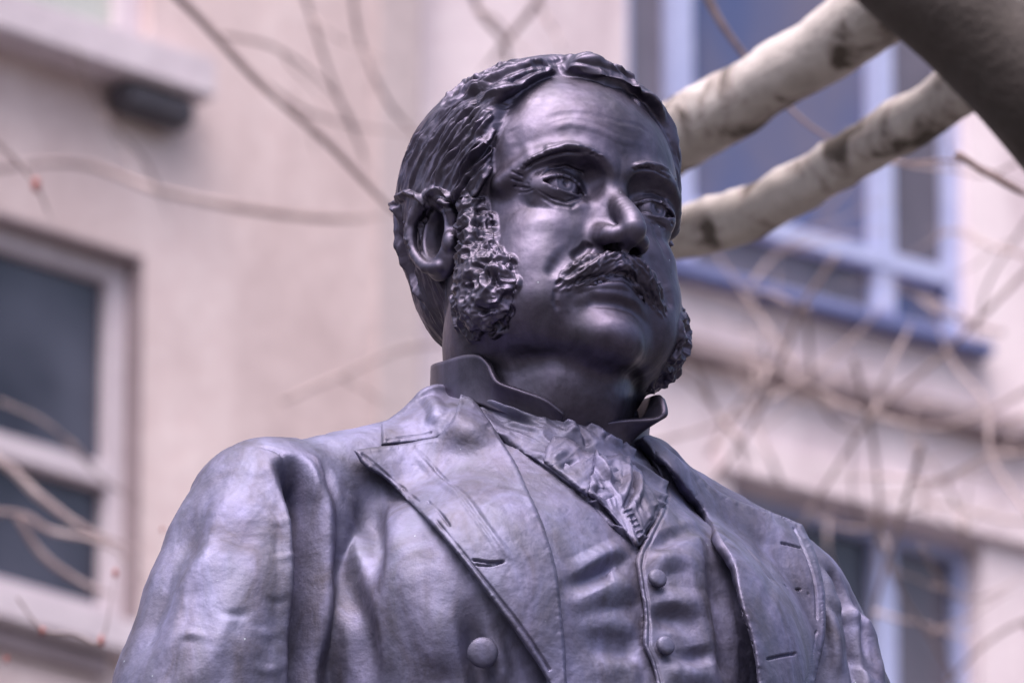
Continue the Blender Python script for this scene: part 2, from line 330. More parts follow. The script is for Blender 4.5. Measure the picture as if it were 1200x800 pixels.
def head_mid(P, fine=True):
    d = head_base(P)
    A = P.copy(); A[:, 0] = np.abs(A[:, 0]); x = P[:, 0]; y = P[:, 1]; z = P[:, 2]
    h = smax(head_skull_d(P)-.80-.25*sstep(6, 10, z)+.45*sstep(2, 5, x)*sstep(10, 6, z), hairline(P), .45)
    h = smin(h, smax(ell(P, (0, -5.0, .1), (5.9, 4.9, 4.2)), hairline(P), .5), .8)
    d = smin(d, nose(P, A), .55)
    d = smax(d, -tube(A, [((.60, 9.4, -2.15), .26), ((.76, 8.85, -2.0), .36), ((.85, 8.4, -1.3), .3)], 4), .16)
    # eye: lids as a shell over the ball with an almond opening
    d = smax(d, -tube(A, [((1.5, 8.0, 3.0), .35), ((3.0, 8.25, 3.25), .38), ((4.9, 7.0, 2.85), .3)], 7), .6)   # hollow under the brow
    e = A-EYE; r = np.linalg.norm(e, axis=1); ex, ez = e[:, 0], e[:, 2]
    t = np.clip((ex+1.5)/3.0, 0, 1); zc = -0.30+0.22*t
    up = zc+0.54*np.clip(np.sin(np.pi*t**.9), 0, 1)**0.75; lo = zc-0.38*np.clip(np.sin(np.pi*t), 0, 1)**0.8
    op = np.maximum(np.maximum(ez-up, lo-ez)*.85, np.abs(ex)-1.5)
    d = smin(d, ell(A, EYE+np.array([0.15, -.1, -.15], np.float32), (1.9, ER+.22, 1.45)), .5)
    lid = np.maximum(r-(ER+0.20), np.abs(ez-up)-.16); lid = smax(lid, np.abs(ex)-1.62, .15)
    d = smin(d, lid, .16)
    lid = np.maximum(r-(ER+0.17), np.abs(ez-lo)-.12); lid = smax(lid, np.abs(ex)-1.5, .15)
    d = smin(d, lid, .14)
    d = smax(d, -np.maximum(op, ell(A, EYE+np.array([0, 1.6, 0], np.float32), (1.8, 1.9, 1.2))), .09)
    ex2 = np.where(x > 0, e[:, 0]-.22, e[:, 0]-.02)
    iris = np.where(e[:, 1] > 0, np.sqrt(ex2**2+(ez-.05)**2), 9)
    ball = r-ER+0.09*sstep(.66, .50, iris)+0.20*np.exp(-(iris/.24)**2)-.05*np.exp(-((ex2-.2)**2+(ez-.2)**2)/.01)
    d = np.minimum(d, ball)
    d = smin(d, sym(P, lambda Q: tube(Q, [((1.5, 7.1, 1.3), .2), ((2.4, 7.25, .85), .26), ((3.5, 6.95, .75), .26), ((4.6, 6.2, 1.2), .2)], 7)), .5)  # bags
    # lips and mouth line
    d = smin(d, sym(P, lambda Q: tube(Q, [((0, 8.1, -4.85), .66), ((1.2, 7.9, -5.0), .60), ((2.3, 7.2, -5.4), .44), ((3.0, 6.4, -5.9), .2)], 7)), .40)
    d = smin(d, sym(P, lambda Q: tube(Q, [((0, 7.95, -3.7), .7), ((1.3, 7.7, -3.9), .65), ((2.5, 6.9, -4.5), .5)], 6)), .5)
    d = smax(d, -sym(P, lambda Q: tube(Q, [((0, 8.95, -4.05), .10), ((1.3, 8.5, -4.32), .10), ((2.5, 7.55, -4.85), .10), ((3.2, 6.7, -5.5), .12)], 8)), .30)
    d = smin(d, sym(P, lambda Q: tube(Q, [((-.1, 8.9, -2.8), .50), ((1.0, 8.8, -3.0), .64), ((2.2, 8.25, -3.5), .66), ((3.2, 7.5, -4.3), .50), ((3.8, 7.0, -5.2), .26)], 10)), .18)  # moustache
    d = smax(d, -sym(P, lambda Q: tube(Q, [((1.9, 9.0, -.4), .2), ((2.5, 8.6, -1.6), .32), ((3.6, 8.0, -2.8), .28), ((4.2, 7.6, -3.9), .15)], 8)), .6)  # fold nose to mouth
    d = smin(d, h, .22)
    PS = P+np.stack([.45*sstep(0, 3, x), 0*x, .5*sstep(0, 3, x)], 1)
    sb = lambda Q: smin(ell(Q, (6.25, 3.35, -4.3), (1.6, 2.75, 2.6)), tube(Q, [((6.7, 2.2, 2.8), .6), ((6.6, 2.3, 0.8), .95), ((6.4, 2.8, -1.5), 1.35), ((6.2, 3.2, -3), 1.6)], 6, .2), .6)
    d = smin(d, sym(PS, sb), .25)
    d = sear(P, d)
    return d
def head_skull_d(P):
    d = ell(P, (0, -1.4, 4.9), (7.6, 9.1, 8.1))
    return smin(d, ell(P, (0, 2.9, 5.4), (6.25, 5.5, 5.6)), 2.0)
def sear(P, d):
    A = P.copy(); A[:, 0] = np.abs(A[:, 0]); m = np.nonzero((A[:, 0] > 5.5) & (np.abs(A[:, 1]+.8) < 4) & (np.abs(A[:, 2]-.3) < 5))[0]
    if len(m) == 0: return d
    Q = A[m]; e = smin(d[m], ell(Q, (7.0, -1.0, .6), (.95, 1.9, 2.6), rotm(10, 0, 0)), .35)
    e = smin(e, tube(Q, [((7.3, 0.7, 1.3), .25), ((7.75, .8, 2.4), .30), ((8.05, 0, 3.3), .33), ((8.25, -1.3, 3.3), .36), ((8.35, -2.45, 2.3), .36), ((8.25, -2.65, .8), .34), ((8.05, -2.2, -.2), .34), ((7.8, -1.4, -1.1), .40), ((7.45, -.45, -1.35), .42)], 16), .22)
    e = smax(e, -ell(Q, (8.2, -.85, 1.0), (1.5, 1.15, 1.75), rotm(10, 0, 0)), .22)
    e = smax(e, -ell(Q, (7.3, -.9, 1.1), (1.7, .85, 1.35)), .2)
    e = smin(e, ell(Q, (7.4, .65, .0), (.42, .45, .65)), .25)
    d = d.copy(); d[m] = e
    return d
# ------------------------------------------------------------------ fine relief of the head: locks, curls, wrinkles
def make_lift(Wv, F):
    bv = BVHTree.FromPolygons(Wv.tolist(), F.tolist())
    def lift(p):
        d = ray(*p); h = bv.ray_cast(Vector(CAM), Vector(d))
        if h[0] is None:
            h = bv.find_nearest(Vector(CAM+d*DIST))
        return np.array(h[0])
    lift.bv = bv; return lift
def ridged(P, f, seed=0, warp=0.0, eps=.004):
    if warp: P = P+warp*np.stack([noise(P, f*.6, seed+5), noise(P, f*.6, seed+6), noise(P, f*.6, seed+7)], 1)
    n = noise(P, f, seed); return 1-2*np.sqrt(n*n+eps)
def stroke(V, H, pts3, w, amp, kind='ridge', ends=(0.15, 0.3)):
    m, d, t = seg_field(V, pts3, w*1.6)
    if len(m) == 0: return
    u = np.clip(d/w, 0, 1.5); prof = np.where(u < 1, (1-u*u)**2, 0)
    tp = sstep(0, max(ends[0], 1e-3), t)*sstep(0, max(ends[1], 1e-3), 1-t)
    H[m] += amp*prof*tp
rng = np.random.RandomState(7)
def family(guides, n, jit=2.0, sub=(0.0, 1.0), npt=7):
    """strokes interpolated between guide polylines (pixels of the 1200 px design drawing)"""
    G = np.stack([spline(g, npt) for g in guides]); out = []
    for i in range(n):
        s = (i+rng.uniform(0, 1))/n*(len(G)-1); k = min(int(s), len(G)-2); f = s-k
        q = G[k]*(1-f)+G[k+1]*f; a = rng.uniform(-.1, .55); b = min(1.0, a+rng.uniform(.45, .8)); a = max(a, 0)
        q = spline(q, 41)[int(a*40):max(int(b*40), int(a*40)+8):6]; q = q+rng.uniform(-jit, jit, 2)+rng.normal(0, .3, q.shape)
        out.append(q)
    return out
HAIR_GUIDES_SIDE = [
    [(648, 80), (622, 92), (598, 106), (575, 120), (556, 124)],
    [(640, 72), (608, 78), (578, 90), (548, 108), (522, 132)],
    [(610, 70), (575, 78), (545, 95), (512, 128), (490, 165)],
]
HAIR_GUIDES_TEMPLE = [
    [(530, 112), (505, 138), (485, 170), (472, 200), (466, 235)],
    [(552, 116), (528, 140), (508, 170), (492, 200), (482, 232)],
    [(572, 122), (552, 146), (530, 176), (512, 205), (502, 232)],
    [(580, 140), (565, 165), (545, 190), (530, 215), (520, 238)],
    [(582, 170), (572, 190), (556, 208), (546, 226), (538, 244)],
]
HAIR_GUIDES_TOP = [
    [(655, 84), (680, 87), (707, 100), (733, 107), (757, 117), (776, 140)],
    [(652, 76), (693, 71), (717, 82), (745, 94), (768, 108), (784, 132)],
    [(635, 74), (667, 69), (695, 70), (722, 77), (748, 88), (770, 106)],
]
HAIR_GUIDES_NAPE = [
    [(464, 235), (466, 262), (470, 290), (480, 322), (498, 360), (508, 380)],
    [(474, 240), (474, 268), (480, 300), (492, 330), (505, 356), (514, 374)],
]
def head_fine(V, F, lift, W):
    N = normals(V, F); H = np.zeros(len(V), np.float32)
    A = V.copy(); A[:, 0] = np.abs(A[:, 0])
    L = lambda pts: w2h(np.array([lift(p) for p in pts]))
    # regions
    AS = V+np.stack([.45*sstep(0, 3, V[:, 0]), 0*V[:, 0], .5*sstep(0, 3, V[:, 0])], 1); AS[:, 0] = np.abs(AS[:, 0])
    sbd = smin(ell(AS, (6.25, 3.35, -4.3), (1.75, 2.85, 2.75)), tube(AS, [((6.7, 2.2, 2.8), .8), ((6.6, 2.3, 0.8), 1.15), ((6.4, 2.8, -1.5), 1.55), ((6.2, 3.2, -3), 1.75)], 6, .2), .6)
    SB = sstep(0.30, -0.10, sbd+.30*noise(V, 1.3, 88)-.06)
    msd = tube(A, [((-.1, 8.95, -2.9), .75), ((1.0, 8.85, -3.1), .86), ((2.2, 8.3, -3.6), .86), ((3.2, 7.6, -4.4), .62), ((3.8, 7.1, -5.2), .36)], 8)
    MS = sstep(0.12, -0.10, msd)
    HR = sstep(0.45, -0.15, hairline(V))*sstep(.2, .55, .9+head_skull_d(V))*(1-SB)
    # strands everywhere under the locks: ridges running down and back
    tz = sstep(7.5, 10.5, V[:, 2]); ac = (V[:, 1]*.86-V[:, 2]*.5)*(1-tz)+(V[:, 0]*.8-V[:, 1]*.5)*tz
    q = np.stack([ac, V[:, 0]*.2, (V[:, 1]*.5+V[:, 2]*.86)*.16], 1); wv = .35*noise(V, .35, 4)
    q[:, 0] += wv; H += HR*(1-.55*sstep(-2.5, 0, V[:, 0])*tz)*(0.07*ridged(q, 1.5, 3, .05)+0.06*ridged(q, 3.4, 9, .03)+.03*ridged(q, 7, 13))
    for fam, n, wd, am in ((HAIR_GUIDES_SIDE, 30, (.18, .42), (.08, .24)), (HAIR_GUIDES_TEMPLE, 80, (.12, .30), (.08, .22)),
                           (HAIR_GUIDES_TOP, 26, (.2, .5), (.05, .13)), (HAIR_GUIDES_NAPE, 22, (.18, .4), (.08, .24))):
        for p in family(fam, n):
            s = 1 if rng.rand() < .6 else -1
            stroke(V, H, L(p), rng.uniform(*wd), s*rng.uniform(*am))
    # named locks of the photograph: crest of the part, forelock, fringe over the ear
    for pts, w, am in (([(664, 80), (700, 85), (733, 98), (762, 118), (779, 142)], 1.0, .45), ([(655, 70), (690, 68), (725, 80), (755, 100)], 1.0, .25),
                       ([(652, 82), (680, 86), (707, 98), (733, 106), (757, 115), (774, 134), (782, 152)], .42, .42),
                       ([(672, 76), (693, 77), (717, 86), (740, 96), (762, 108), (778, 128)], .45, .26),
                       
                       ([(650, 82), (627, 91), (607, 101), (585, 114), (568, 119)], .38, .50),
                       ([(642, 76), (613, 80), (587, 92), (565, 106), (540, 114)], .36, .38),
                       ([(573, 128), (562, 146), (550, 160), (540, 178)], .22, .35), ([(578, 172), (566, 188), (556, 200)], .22, .35),
                       ([(580, 150), (570, 164), (562, 176), (556, 190)], .2, .32), ([(576, 196), (566, 208), (560, 222), (552, 232)], .22, .34),
                       ([(468, 232), (480, 226), (492, 232), (500, 240), (508, 246)], .26, .36), ([(500, 228), (515, 224), (528, 230), (536, 244)], .24, .36),
                       ([(515, 234), (525, 240), (534, 252)], .2, .34), ([(462, 228), (464, 240), (470, 250)], .3, .4)):
        stroke(V, H, L(pts), w, am, ends=(.12, .2))
    for pts, w, am in (([(676, 76), (700, 76), (722, 90), (742, 100)], .2, .35), ([(640, 84), (618, 90), (600, 100), (585, 108)], .2, .3),
                       ([(497, 262), (500, 250), (507, 244)], .3, .4)):
        stroke(V, H, L(pts), w, -am)
    # curls of the side-whiskers
    c = ridged(V, .88, 73, .45, .03); c2 = ridged(V, 1.8, 37, .3, .02); c3 = ridged(V, 3.4, 41, .15)
    H += SB*(.34*c+.20*c2+.07*c3-.02)
    # moustache strands fanning from the middle
    qm = np.stack([(A[:, 0]*.9+(V[:, 2]+3)*1.0)*1.0, (A[:, 0]*.35-V[:, 2]*.3), V[:, 1]*.25], 1)
    H += MS*(.15*ridged(qm, 2.1, 51, .12)+.08*ridged(qm, 4.4, 61, .08)-.02)
    # wrinkles and creases
    for pts, w, am in (([(635, 142), (660, 134), (687, 134), (707, 141), (727, 152), (745, 158)], .36, -.035),
                       ([(693, 133), (723, 143), (750, 148), (771, 164)], .3, -.035), ([(605, 124), (640, 120), (680, 114), (720, 114), (745, 122)], .45, -.025),
                       ([(636, 176), (662, 170), (690, 172)], .5, .10), ([(640, 152), (670, 145), (700, 152), (730, 166), (760, 170)], .4, .05), ([(600, 150), (606, 165), (604, 180)], .7, -.05),
                       ([(692, 284), (684, 294), (668, 304)], .5, -.26), ([(668, 339), (695, 333), (722, 333), (750, 343)], .42, .18), ([(764, 262), (776, 286), (784, 310)], .5, -.12),
                       ([(598, 200), (610, 206), (624, 212)], .13, -.12), ([(596, 208), (608, 213), (622, 216)], .13, -.10), ([(600, 219), (612, 220), (624, 221)], .13, -.10),
                       ([(606, 226), (617, 225), (628, 222)], .12, -.08),
                       ([(628, 221), (645, 232), (664, 237), (680, 232), (688, 226)], .12, -.10), ([(632, 229), (650, 240), (670, 243), (686, 234)], .2, -.08),
                       ([(752, 252), (764, 262), (776, 266)], .14, -.1), ([(765, 258), (778, 266), (790, 280)], .16, -.12), ([(780, 250), (788, 262), (792, 272)], .12, -.1),
                       ([(684, 350), (702, 353), (722, 355), (742, 363), (752, 376)], .6, -.16), ([(652, 338), (650, 352), (655, 366)], .3, -.1),
                       ([(608, 196), (624, 186), (642, 178), (664, 172), (688, 174), (704, 180)], .26, .24), ([(611, 201), (626, 191), (644, 184), (664, 179), (690, 180)], .18, -.16),
                       ([(740, 196), (756, 192), (772, 195), (788, 206)], .26, .22), ([(743, 201), (757, 198), (772, 201), (786, 211)], .16, -.15),
                       ([(632, 208), (645, 197), (664, 195), (682, 202), (694, 218)], .12, -.14), ([(752, 228), (765, 226), (780, 232), (788, 246)], .11, -.13)):
        stroke(V, H, L(pts), w, am)
    for path in ([(611, 198), (626, 188), (644, 180), (664, 175), (690, 177), (706, 184)], [(741, 199), (757, 195), (772, 198), (788, 210)]):
        bp = spline(path, 22)
        for b in bp: stroke(V, H, L([b+rng.uniform(-2, 2, 2), b+(rng.uniform(4, 9)*(-1 if path[0][0] < 700 else 1), rng.uniform(-3, 3))]), .11, rng.choice((-1, 1))*.05, ends=(.2, .4))
    skin = 1-np.maximum(HR, np.maximum(SB, MS))
    H += .035*skin*fbm(V, .55, 3, 77)+.005*fbm(V, 2.4, 3, 5)
    return V+N*H[:, None], HR, SB, MS
# ------------------------------------------------------------------ the clothed body (same centimetres, own yaw)
PSB = R(30.0)
_bx = np.array([math.cos(PSB), math.sin(PSB), 0])*KS; _by = np.array([math.sin(PSB), -math.cos(PSB), 0])*KS; _bz = np.array([0, 0, KS])
MB = np.stack([_bx, _by, _bz])
def b2w(P): return HEAD0+np.asarray(P, float)@MB
def w2b(W): return ((np.asarray(W, float)-HEAD0)@np.linalg.inv(MB)).astype(np.float32)
def torso(P):
    A = P.copy(); A[:, 0] = np.abs(A[:, 0])
    d = ell(P, (0, -1.6, -27), (16.5, 12.6, 14.5))
    d = smin(d, ell(P, (0, 0.5, -44), (17, 15, 19)), 4)
    d = smin(d, ell(A, (7, 4.6, -26), (8, 6.5, 8.5)), 3)
    d = smin(d, ell(P, (0, -3.5, -15), (10.5, 7.5, 5.0)), 3)
    d = smin(d, cap(P, (0, -1.8, -12), (0, -1.5, -17), 6.2, 8.6), 2.5)
    d = smin(d, cap(A, (4, -3.2, -13.2), (15.5, -3.0, -17.0), 4.2, 4.0), 2.5)
    d = smin(d, cap(P, (4, -3.0, -12.5), (15.5, -3.0, -16.3), 4.4, 4.2), 2.0)
    d = smin(d, tube(P, [((-7.0, 2.4, -12.6), 1.0), ((-7.4, -1.0, -10.9), 1.0), ((-6.2, -5.0, -10.0), 1.0), ((0, -9.2, -8.6), 1.4), ((7.2, -5.5, -9.3), 1.3), ((8.0, -1, -10.8), 1.2), ((7.2, 2.2, -12.6), 1.0)], 14), 1.8)
    return d
def coat_sdf(P, opening=True):
    A = P.copy(); A[:, 0] = np.abs(A[:, 0])
    d = torso(P)
    arm = lambda Q: tube(Q, [((17.7, -3.0, -18.6), 5.3), ((19.6, -3, -24), 5.9), ((21.6, -3, -33), 6.4), ((23.2, -2.2, -46), 6.3), ((22.5, 0.5, -64), 5.2)], 8, .3)
    d = smin(d, arm(A), .9)
    if not opening: return d
    nk = np.linalg.norm(P[:, :2]-np.array([0, -1.6], np.float32), axis=1)
    d = smax(d, -np.maximum(nk-6.3, -13.2-P[:, 2]), .4)      # opening round the neck
    return smax(d, -(P[:, 2]+70), .5)
def coat_fine(V, F, lift):
    N = normals(V, F); H = np.zeros(len(V), np.float32); L = lambda pts: w2b(np.array([lift(p) for p in pts]))
    S = COAT_STROKES
    for q in S: stroke(V, H, spline(L(q[0]), 14), q[1], q[2], ends=q[3] if len(q) > 3 else (.3, .35))
    H += .16*fbm(V, .16, 3, 91)+.045*fbm(V*np.array([1, 1, .7], np.float32), .7, 3, 15)+.012*fbm(V, 2.2, 2, 19)
    return V+N*H[:, None]
COAT_STROKES = [
    ([(768, 535), (800, 566), (835, 620), (858, 680), (868, 740), (880, 860)], 3.4, -3.4, (.12, .02)),
    # armhole seam and the deep fold beside it (his right side)
    ([(334, 530), (348, 560), (357, 600), (361, 650), (359, 710), (352, 830)], 1.4, -3.0, (.12, .1)),
    ([(330, 526), (362, 545), (380, 590), (382, 640), (376, 700), (370, 800)], 1.0, .45, (.4, .3)),
    ([(322, 528), (338, 560), (342, 600), (338, 660), (334, 760)], .9, .45, (.3, .4)),
    ([(296, 522), (328, 529), (345, 550)], .16, -.2), 
    ([(340, 545), (350, 580), (356, 620)], .6, .35, (.4, .5)), ([(372, 545), (374, 600), (368, 660)], .5, -.4, (.4, .5)),
    # sleeve
    ([(240, 560), (222, 610), (202, 670), (176, 740), (160, 800)], 2.2, -.55, (.4, .3)), ([(300, 560), (268, 600), (240, 650), (215, 720)], 2.4, .3, (.4, .4)),
    ([(290, 640), (262, 700), (240, 760), (225, 820)], 1.8, .45, (.5, .2)), ([(325, 600), (305, 680), (285, 740), (262, 820)], 2.0, .3, (.5, .3)), ([(228, 640), (206, 700), (186, 770)], 1.6, .3, (.5, .5)),
    ([(262, 690), (240, 740), (222, 800)], 1.2, -.3, (.5, .4)),
    ([(316, 652), (330, 656), (344, 652)], .4, .10, (.5, .3)), ([(300, 700), (322, 707), (342, 700)], .4, -.10, (.5, .3)), ([(306, 600), (325, 612), (342, 606)], .5, .10, (.5, .3)),
    ([(280, 732), (304, 744), (336, 738)], .5, .10, (.5, .4)), ([(250, 718), (275, 724), (300, 718)], .5, -.16, (.5, .5)), ([(200, 752), (225, 744), (250, 754)], .5, .16, (.5, .5)), ([(285, 777), (312, 785), (340, 778)], .5, .10, (.5, .4)),
    # chest panel between armhole and lapel
    ([(424, 555), (434, 600), (438, 650), (432, 720)], 1.3, -.85, (.4, .5)), ([(404, 560), (408, 610), (412, 680)], 1.3, .4, (.5, .5)),
    ([(400, 640), (410, 690), (424, 740), (430, 820)], 1.5, -.75, (.5, .3)), ([(458, 590), (466, 650), (468, 720)], 1.8, .4, (.5, .5)), ([(388, 640), (386, 710), (382, 790)], 1.1, .35, (.5, .3)),
    ([(372, 532), (386, 560), (390, 600)], .8, -.4, (.4, .5)), ([(356, 528), (374, 542), (384, 572)], .4, .3, (.4, .4)),
    ([(546, 690), (552, 730), (560, 780), (566, 830)], 1.1, -.8, (.5, .2)), ([(500, 680), (512, 740), (516, 800)], 2.0, .35, (.5, .3)), ([(575, 735), (585, 770), (590, 810)], .8, .3, (.5, .3)),
    # his left sleeve at the right edge
    ([(962, 652), (985, 690), (1000, 740), (1010, 820)], .8, -.9, (.2, .1)), ([(968, 650), (998, 686), (1020, 740), (1034, 820)], .8, .3, (.3, .2)),
    ([(990, 680), (1008, 720), (1020, 790)], .5, -.4, (.4, .4)), ([(955, 690), (975, 730), (985, 800)], .7, .5, (.4, .3)), ([(1015, 716), (1030, 760), (1040, 810)], .5, -.2, (.4, .3)),
    
]
# ---- a garment piece: outline drawn over the body, given its own height and thickness
from mathutils.geometry import delaunay_2d_cdt
def piece_mesh(poly, step, levels=2, smooth=True):
    P = np.array(poly, float)
    out = []                                       # resample the outline
    for a, b in zip(P, np.roll(P, -1, 0)):
        n = max(1, int(np.linalg.norm(b-a)/step)); out += [a+(b-a)*i/n for i in range(n)]
    B = np.array(out); x0, y0 = B.min(0); x1, y1 = B.max(0)
    gx, gy = np.meshgrid(np.arange(x0, x1, step), np.arange(y0, y1, step*.866)); gx = gx+((np.arange(gx.shape[0]) % 2)*step/2)[:, None]
    G = np.stack([gx.ravel(), gy.ravel()], 1)
    ins = np.zeros(len(G), bool); dm = np.full(len(G), 1e9)
    for a, b in zip(B, np.roll(B, -1, 0)):
        c = ((a[1] > G[:, 1]) != (b[1] > G[:, 1])); xi = (b[0]-a[0])*(G[:, 1]-a[1])/((b[1]-a[1]) or 1e-9)+a[0]; ins ^= c & (G[:, 0] < xi)
        ab = b-a; t = np.clip(((G-a)@ab)/max(ab@ab, 1e-9), 0, 1); dm = np.minimum(dm, np.linalg.norm(G-a-t[:, None]*ab, axis=1))
    G = G[ins & (dm > step*.45)]
    pts = np.vstack([B, G]); n = len(B)
    r = delaunay_2d_cdt([Vector(p) for p in pts], [], [list(range(n))], 1, 1e-4)
    V = np.array([list(v) for v in r[0]]); T = np.array([list(f) for f in r[2]])
    a = V[T[:, 1]]-V[T[:, 0]]; b = V[T[:, 2]]-V[T[:, 0]]; neg = (a[:, 0]*b[:, 1]-a[:, 1]*b[:, 0]) > 0
    T[neg] = T[neg][:, ::-1]                       # front faces turned to the camera
    for _ in range(levels):
        E = np.stack([T, np.roll(T, -1, 1)], 2).reshape(-1, 2); E.sort(1); key = E[:, 0]*len(V)+E[:, 1]
        u, inv = np.unique(key, return_inverse=True); m = len(V)+inv.reshape(-1, 3); V = np.vstack([V, (V[u//len(V)]+V[u % len(V)])/2])
        T = np.concatenate([np.stack([T[:, 0], m[:, 0], m[:, 2]], 1), np.stack([m[:, 0], T[:, 1], m[:, 1]], 1), np.stack([m[:, 2], m[:, 1], T[:, 2]], 1), m])
    # distance to the outline
    dm = np.full(len(V), 1e9)
    for a, b in zip(P, np.roll(P, -1, 0)):
        ab = b-a; t = np.clip(((V-a)@ab)/max(ab@ab, 1e-9), 0, 1); dm = np.minimum(dm, np.linalg.norm(V-a-t[:, None]*ab, axis=1))
    return V, T, dm
def tri_normals(V, T):
    fn = np.cross(V[T[:, 1]]-V[T[:, 0]], V[T[:, 2]]-V[T[:, 0]])
    N = np.stack([sum(np.bincount(T[:, k], fn[:, i], len(V)) for k in range(3)) for i in range(3)], 1)
    return N/np.maximum(np.linalg.norm(N, axis=1, keepdims=True), 1e-12)
def shell(V, T, N, thick):
    """close a sheet into a solid of the given thickness"""
    n = len(V); E = np.concatenate([T[:, [0, 1]], T[:, [1, 2]], T[:, [2, 0]]]); key = E[:, 0]*n+E[:, 1]; rev = E[:, 1]*n+E[:, 0]
    bd = E[~np.isin(key, rev)]
    V2 = np.vstack([V, V-N*thick]); S1 = np.stack([bd[:, 1], bd[:, 0], bd[:, 0]+n], 1); S2 = np.stack([bd[:, 1], bd[:, 0]+n, bd[:, 1]+n], 1)
    return V2, np.concatenate([T, T[:, ::-1]+n, S1, S2])
def smoothpoly(segs, n=10):
    """closed outline from runs of points; each run is rounded, corners stay between runs"""
    out = []
    for s in segs: q = spline(s, max(2, len(s)*n//3)); out += q[:-1].tolist()
    return out
def garment(name, poly, off, thick, mat, parent, lift, base_bv, strokes=(), bumps=(), step=5.0, levels=2, sm=60, round_px=5.0, noise_amp=.05, roundh=.35, extra=None):
    V2, T, dm = piece_mesh(poly, step, levels)
    W = np.empty((len(V2), 3)); N = np.empty((len(V2), 3)); C = Vector(CAM)
    D = np.full(len(V2), np.nan); RY = np.array([ray(p[0], p[1]) for p in V2])
    for i in range(len(V2)):
        h = base_bv.ray_cast(C, Vector(RY[i]))
        if h[0] is not None: D[i] = h[3]
    med = np.nanmedian(D); D[D > med+14*KS] = np.nan; hit = ~np.isnan(D)
    E = np.concatenate([T[:, [0, 1]], T[:, [1, 2]], T[:, [2, 0]]]); E = np.concatenate([E, E[:, ::-1]])
    for it in range(400):                          # carry the depth past the body's edge
        k = ~np.isnan(D[E[:, 1]]); s = np.bincount(E[k, 0], D[E[k, 1]], len(D)); c = np.bincount(E[k, 0], minlength=len(D))
        m = (~hit) & (c > 0)
        if it > 60 and not np.isnan(D).any() and it > 200: break
        D[m] = s[m]/c[m]
        if hit.all(): break
    D[np.isnan(D)] = med; D0 = D.copy()
    c = np.maximum(np.bincount(E[:, 0], minlength=len(D)), 1); inner = dm > 1e-3
    be = inner[E[:, 0]] | ~inner[E[:, 1]]          # outline points are averaged along the outline only
    Eb = E[be]; cb = np.bincount(Eb[:, 0], minlength=len(D)); ok = cb > 0; cb = np.maximum(cb, 1)
    for it in range(sm): D = np.where(ok, .4*D+.6*np.bincount(Eb[:, 0], D[Eb[:, 1]], len(D))/cb, D)
    if globals().get('DBG'): print('TIME', name, len(D), hit.mean(), D.min(), D.max(), med, (~ok).sum(), (~inner).sum())
    o = off(V2[:, 0], V2[:, 1]) if callable(off) else off
    o = o-roundh*np.clip(1-dm/round_px, 0, 1)**2
    D = D-o*KS
    W = CAM+RY*D[:, None]; N = tri_normals(W, T)
    for it in range(30): N = np.stack([np.bincount(E[:, 0], N[E[:, 1], k], len(N))/c for k in range(3)], 1)*.6+.4*N
    N /= np.linalg.norm(N, axis=1, keepdims=True)
    B = w2b(W); H = np.zeros(len(B), np.float32); bv = BVHTree.FromPolygons(W.tolist(), T.tolist())
    def lf(p):
        h = bv.ray_cast(C, Vector(ray(*p)))
        if h[0] is None: h = bv.find_nearest(Vector(CAM+ray(*p)*np.linalg.norm(W.mean(0)-CAM)))
        return np.array(h[0])
    for s in strokes:
        pts, w, am = s[:3]; stroke(B, H, spline(w2b(np.array([lf(p) for p in pts])), 12), w, am, ends=s[3] if len(s) > 3 else (.15, .2))
    H += noise_amp*fbm(B, .45, 3, 33)+.012*fbm(B, 2.2, 2, 19)
    if extra is not None: H += extra(V2, B)
    W = W+N*(H*KS)[:, None]
    V3, T3 = shell(W, T, N, thick*KS)
    return obj(name, V3, T3, mat, parent)
SUBD = 2; HG = .27; HB = .7; SUBB = 2              # mesh resolution
# ------------------------------------------------------------------ build the statue
closed = lambda P: coat_sdf(P, False)
V, F = surface_nets(closed, (-31, -17, -50), (31, 20, -5), .8)
V, F = subdivide(V, F); V = newton(V, closed, 2); base_bv = BVHTree.FromPolygons(b2w(V).tolist(), F.tolist())
V, F = surface_nets(coat_sdf, (-31, -17, -71.5), (31, 20, -8), HB)
V, F = subdivide(V, F); V = newton(V, coat_sdf, 2)
bodylift = make_lift(b2w(V), F)
if SUBB > 1: V, F = subdivide(V, F); V = newton(V, coat_sdf, 1)
V = coat_fine(V, F, bodylift)
statue = empty('statue', b2w((0, -2, -70)).tolist(), 'dark bronze statue of a man with side-whiskers and moustache in an open coat', 'statue')
coat = obj('coat', b2w(V), F[:, ::-1], M_COAT, statue)
G = lambda name, poly, off, th, **k: garment(name, poly, off, th, M_COAT, k.pop('parent', statue), bodylift, base_bv, **k)
